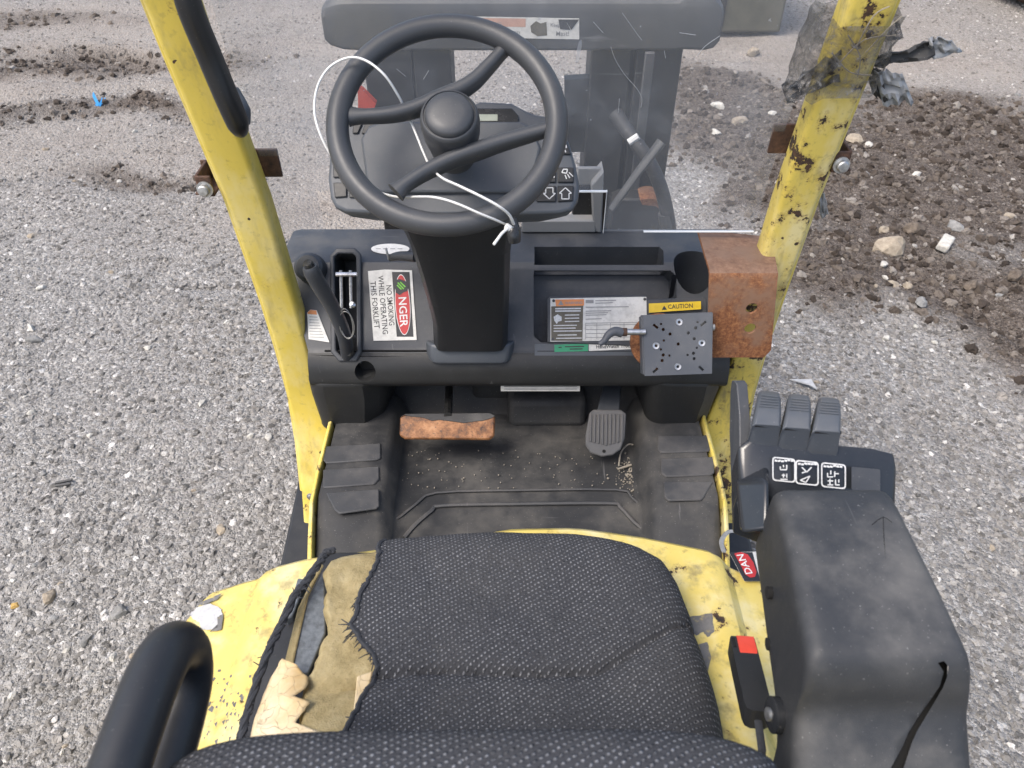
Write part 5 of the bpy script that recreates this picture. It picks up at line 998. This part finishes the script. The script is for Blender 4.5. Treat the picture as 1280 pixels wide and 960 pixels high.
# ================================================================== loose things on and around the truck
# cable tie hung on the steering wheel
def tie_pt(px, py, off): 
    r = ray(px, py); t = (WC - CP).dot(WN) / r.dot(WN); return CP + r * (t + off)
tp = [tie_pt(*q) for q in ((640, 284, .03), (622, 276, -.01), (600, 267, -.028), (570, 254, -.032), (545, 247, -.022), (525, 246, .0), (495, 246, .045), (460, 235, .055), (436, 220, .045), (418, 200, .02), (402, 172, 0), (393, 140, -.01), (397, 108, -.015), (412, 84, -.025), (436, 72, -.032), (458, 76, -.032), (480, 93, -.028), (497, 118, 0), (508, 140, .028), (519, 165, .03), (530, 192, .03), (538, 208, .03), (552, 222, .0), (575, 233, -.02), (600, 245, -.03), (622, 257, -.03), (636, 268, -.012), (642, 280, .01))]
mb = MB(); mb.tube(tp, .0023, 8, smooth=5, flat=.7); ct = mb.build('cable_tie', MAT['tie_white']); tag(ct, 'long white plastic cable tie looped round the steering wheel', 'cable tie')
mb = MB(); mb.box(tie_pt(635, 284, .0), (.008, .006, .007), Matrix.Rotation(.6, 3, 'Y')); mb.tube([tie_pt(636, 284, .0), tie_pt(627, 292, -.004), tie_pt(617, 306, -.006)], .0022, 6); mb.build('tail', MAT['tie_white'], ct, .001)
# wire ring on the brake lever
mb = MB(); cx_ = at(433, 405, Y=1.12); mb.tube([V((cx_.x, cx_.y, cx_.z)) + V((.0115 * math.cos(a), .006 * math.sin(a) * .6, .032 * math.sin(a))) for a in np.linspace(0, 6.2832, 25)], .0011, 6)
mb.tube([V((cx_.x + .001, cx_.y - .003, cx_.z)) + V((.0135 * math.cos(a), .006 * math.sin(a) * .6, .028 * math.sin(a))) for a in np.linspace(0, 6.2832, 25)], .0009, 6); tag(mb.build('wire_ring', MAT['zinc']), 'thin wire ring hanging round the parking brake lever', 'ring')
# broken cable tie and grit on the floor mat
mb = MB(); mb.tube([FT.hit(790, 564, .02), FT.hit(783, 566, .025), FT.hit(775, 574, .02), FT.hit(773, 586, .008)], .0018, 6, smooth=4); mb.tube([FT.hit(772, 588, .004), FT.hit(789, 583, .005)], .0025, 6); tag(mb.build('broken_cable_tie', MAT['straw']), 'broken pale cable tie lying on the black floor mat', 'cable tie')
mb = MB(); 
for i in range(240):
    if i < 130: px, py = random.gauss(787, 9), random.gauss(592, 11)
    else: px, py = random.uniform(500, 800), random.uniform(562, 612)
    if not (500 < px < 806 and 555 < py < 660): continue
    p = FT.hit(px, py, .0); r_ = random.uniform(.0006, .0019) * (1 if i < 130 else .7); mb.box(p, (r_ * 2, r_ * 1.6, r_ * 1.4), Matrix.Rotation(random.random() * 3, 3, 'Z'))
tag(mb.build('floor_grit', MAT['straw']), 'pale grit and wood chips scattered on the floor mat', 'grit', kind='stuff')
# crumpled film and tape round the right post
def pc_(px, py, dy=0): 
    z = at(px, py, Y=1.12).z; z = at(px, py, Y=posty(z) + dy).z; return at(px, py, Y=posty(z) + dy)
wrap = empty('plastic_wrap', tuple(pc_(1055, 90, .03))); tag(wrap, 'crumpled grey plastic film and tape wrapped round the right yellow post', 'plastic wrap')
mb = MB(); rings = []
for k in range(9):
    z = pc_(1055, 118 - k * 12).z; y = posty(z); rng_ = random.Random(k); rings.append([(.4725 + a * (1.04 + .16 * rng_.random()), y + .03 - b * (1.10 + .25 * rng_.random()), z + .014 * (rng_.random() - .5) + .10 * a) for a, b in rrect(.10, .085, .025, 4)])
mb.loft(rings, False); mb.build('wrapping', MAT['film'], wrap, sharp=20)
def sheetlet(pts, y0, nm, mt, amp=.012, n=9):
    P = [pc_(x, y, y0) for x, y in pts]; mb = MB(); rows = []
    for i in range(n):
        t = i / (n - 1); a = P[0].lerp(P[1], t); b = P[3].lerp(P[2], t); rows.append([a.lerp(b, s_) + V((0, 1, .3)) * (amp * (mnoise.noise(V((t * 5, s_ * 5, hash(nm) % 7 + y0 * 50))) * 1.6)) for s_ in np.linspace(0, 1, n)])
    mb.grid(rows); o = mb.build(nm, mt, wrap, sharp=25, recalc=False); q = o.modifiers.new('t', 'SOLIDIFY'); q.thickness = .0012; return o
sheetlet(((978, 112), (1052, 62), (1048, 100), (984, 128)), .0, 'film_flap', MAT['film'], .02)
sheetlet(((1078, 76), (1166, 48), (1168, 68), (1082, 86)), .03, 'tape_strip', MAT['tyre'], .01)
sheetlet(((1160, 46), (1186, 48), (1204, 66), (1160, 70)), .03, 'torn_tape_end', MAT['tape_grey'], .008)
sheetlet(((1092, 88), (1128, 92), (1142, 128), (1104, 132)), .02, 'torn_tape_end', MAT['tape_grey'], .01)
sheetlet(((1082, 80), (1100, 86), (1110, 128), (1090, 118)), .025, 'tape_strip', MAT['tyre'], .008)
sheetlet(((1100, 36), (1124, 30), (1130, 48), (1098, 52)), .02, 'film_flap', MAT['film'], .012)
sheetlet(((1022, 245), (1030, 240), (1036, 268), (1026, 272)), .03, 'torn_tape_end', MAT['tape_grey'], .004)
mb = MB()
for q in (((1070, 60), (1092, 20), (1112, 8)), ((1082, 66), (1110, 36), (1128, 20)), ((1050, 78), (1080, 50), (1120, 44)), ((1040, 66), (1062, 90), (1090, 94)), ((1060, 44), (1075, 70), (1072, 96))): mb.tube([pc_(x, y, -.008) for x, y in q], .0009, 5, smooth=4)
mb.build('loose_strand', MAT['straw'], wrap)
# litter
bs = at(121, 131, Z=0); z0 = float(gz(bs.x, bs.y)); mb = MB()
for a, l_, h_ in ((2.2, .05, .07), (1.2, .06, .03), (.3, .03, .05), (3.0, .10, .02)): mb.loft([[(bs.x, bs.y, z0), (bs.x + .02, bs.y, z0), (bs.x + .012, bs.y + .012, z0 + .008)], [(bs.x + math.cos(a) * l_, bs.y + math.sin(a) * l_, z0 + h_ * .7), (bs.x + math.cos(a) * l_ + .016, bs.y + math.sin(a) * l_, z0 + h_), (bs.x + math.cos(a) * l_ + .008, bs.y + math.sin(a) * l_ + .01, z0 + h_)]])
tag(mb.build('plastic_scrap', MAT['scrap_blue']), 'bright blue torn plastic scrap beside the wheel rut', 'plastic scrap')
ws = at(1003, 484, Z=0); z0 = float(gz(ws.x, ws.y)) + .012; mb = MB(); mb.prism([(ws.x - .045, ws.y + .02, z0 + .008), (ws.x + .03, ws.y + .015, z0 + .012), (ws.x + .04, ws.y - .03, z0 + .004), (ws.x + .015, ws.y - .012, z0 + .01)], (0, 0, -.004)); tag(mb.build('plastic_shard', MAT['torn_white']), 'white pointed shard lying on gravel beside the thumb levers', 'shard')
bk_ = at(82, 606, Z=0); z0 = float(gz(bk_.x, bk_.y)) + .01; mb = MB(); mb.box((bk_.x, bk_.y, z0), (.05, .008, .006), Matrix.Rotation(.3, 3, 'Z')); mb.box((bk_.x + .004, bk_.y - .014, z0), (.045, .007, .006), Matrix.Rotation(.22, 3, 'Z')); tag(mb.build('wood_splinter', MAT['tyre'], None, .001), 'small black charred splinter on the coarse gravel', 'splinter')
# clear strap hanging by the right step
mb = MB(); mb.tube([at(905, 690, D=1.25), at(902, 676, D=1.28), at(912, 664, D=1.3), at(930, 668, D=1.3), at(950, 672, D=1.28), at(958, 690, D=1.25)], .004, 8, smooth=4, flat=.4); tag(mb.build('clear_strap', MAT['tape_grey']), 'pale clear plastic strap looped beside the right step', 'strap')
# far background
p0 = at(905, 48, Z=.0); p1 = at(978, 50, Z=0); mb = MB(); mb.box(((p0.x + p1.x) / 2 - .35, p0.y + .5, .35), (p1.x - p0.x + .7, .9, .66)); sk2 = mb.build('scrap_bin', MAT['olive'], None, .02); tag(sk2, 'dark olive steel bin standing on the gravel behind the mast', 'bin')
mb = MB(); mb.box(((p0.x + p1.x) / 2 - .55, p0.y + .045, .36), (p1.x - p0.x + .25, .012, .58)); mb.build('front_panel', MAT['mast_paint'], sk2)
mb = MB(); mb.box(((p0.x + p1.x) / 2 - .35, p0.y + .5, .69), (p1.x - p0.x + .76, .96, .03)); mb.build('rim', MAT['mast_grey'], sk2, .005)
q0 = at(1215, -2, Z=0); q1 = at(1290, 30, Z=0); dr = (q1 - q0).normalized(); nd = V((-dr.y, dr.x, 0)); c = (q0 + q1) / 2 + nd * .30 + V((0, 0, .30))
mb = MB(); mb.lathe(c - dr * .55, dr, [(.24, 0), (.30, .01), (.30, .03), (.28, .04), (.28, 1.5), (.30, 1.51), (.30, 1.55), (.24, 1.56)], 32); drm = mb.build('rusty_drum', MAT['rust_dark']); tag(drm, 'rusty steel drum lying on its side at the yard edge', 'drum')
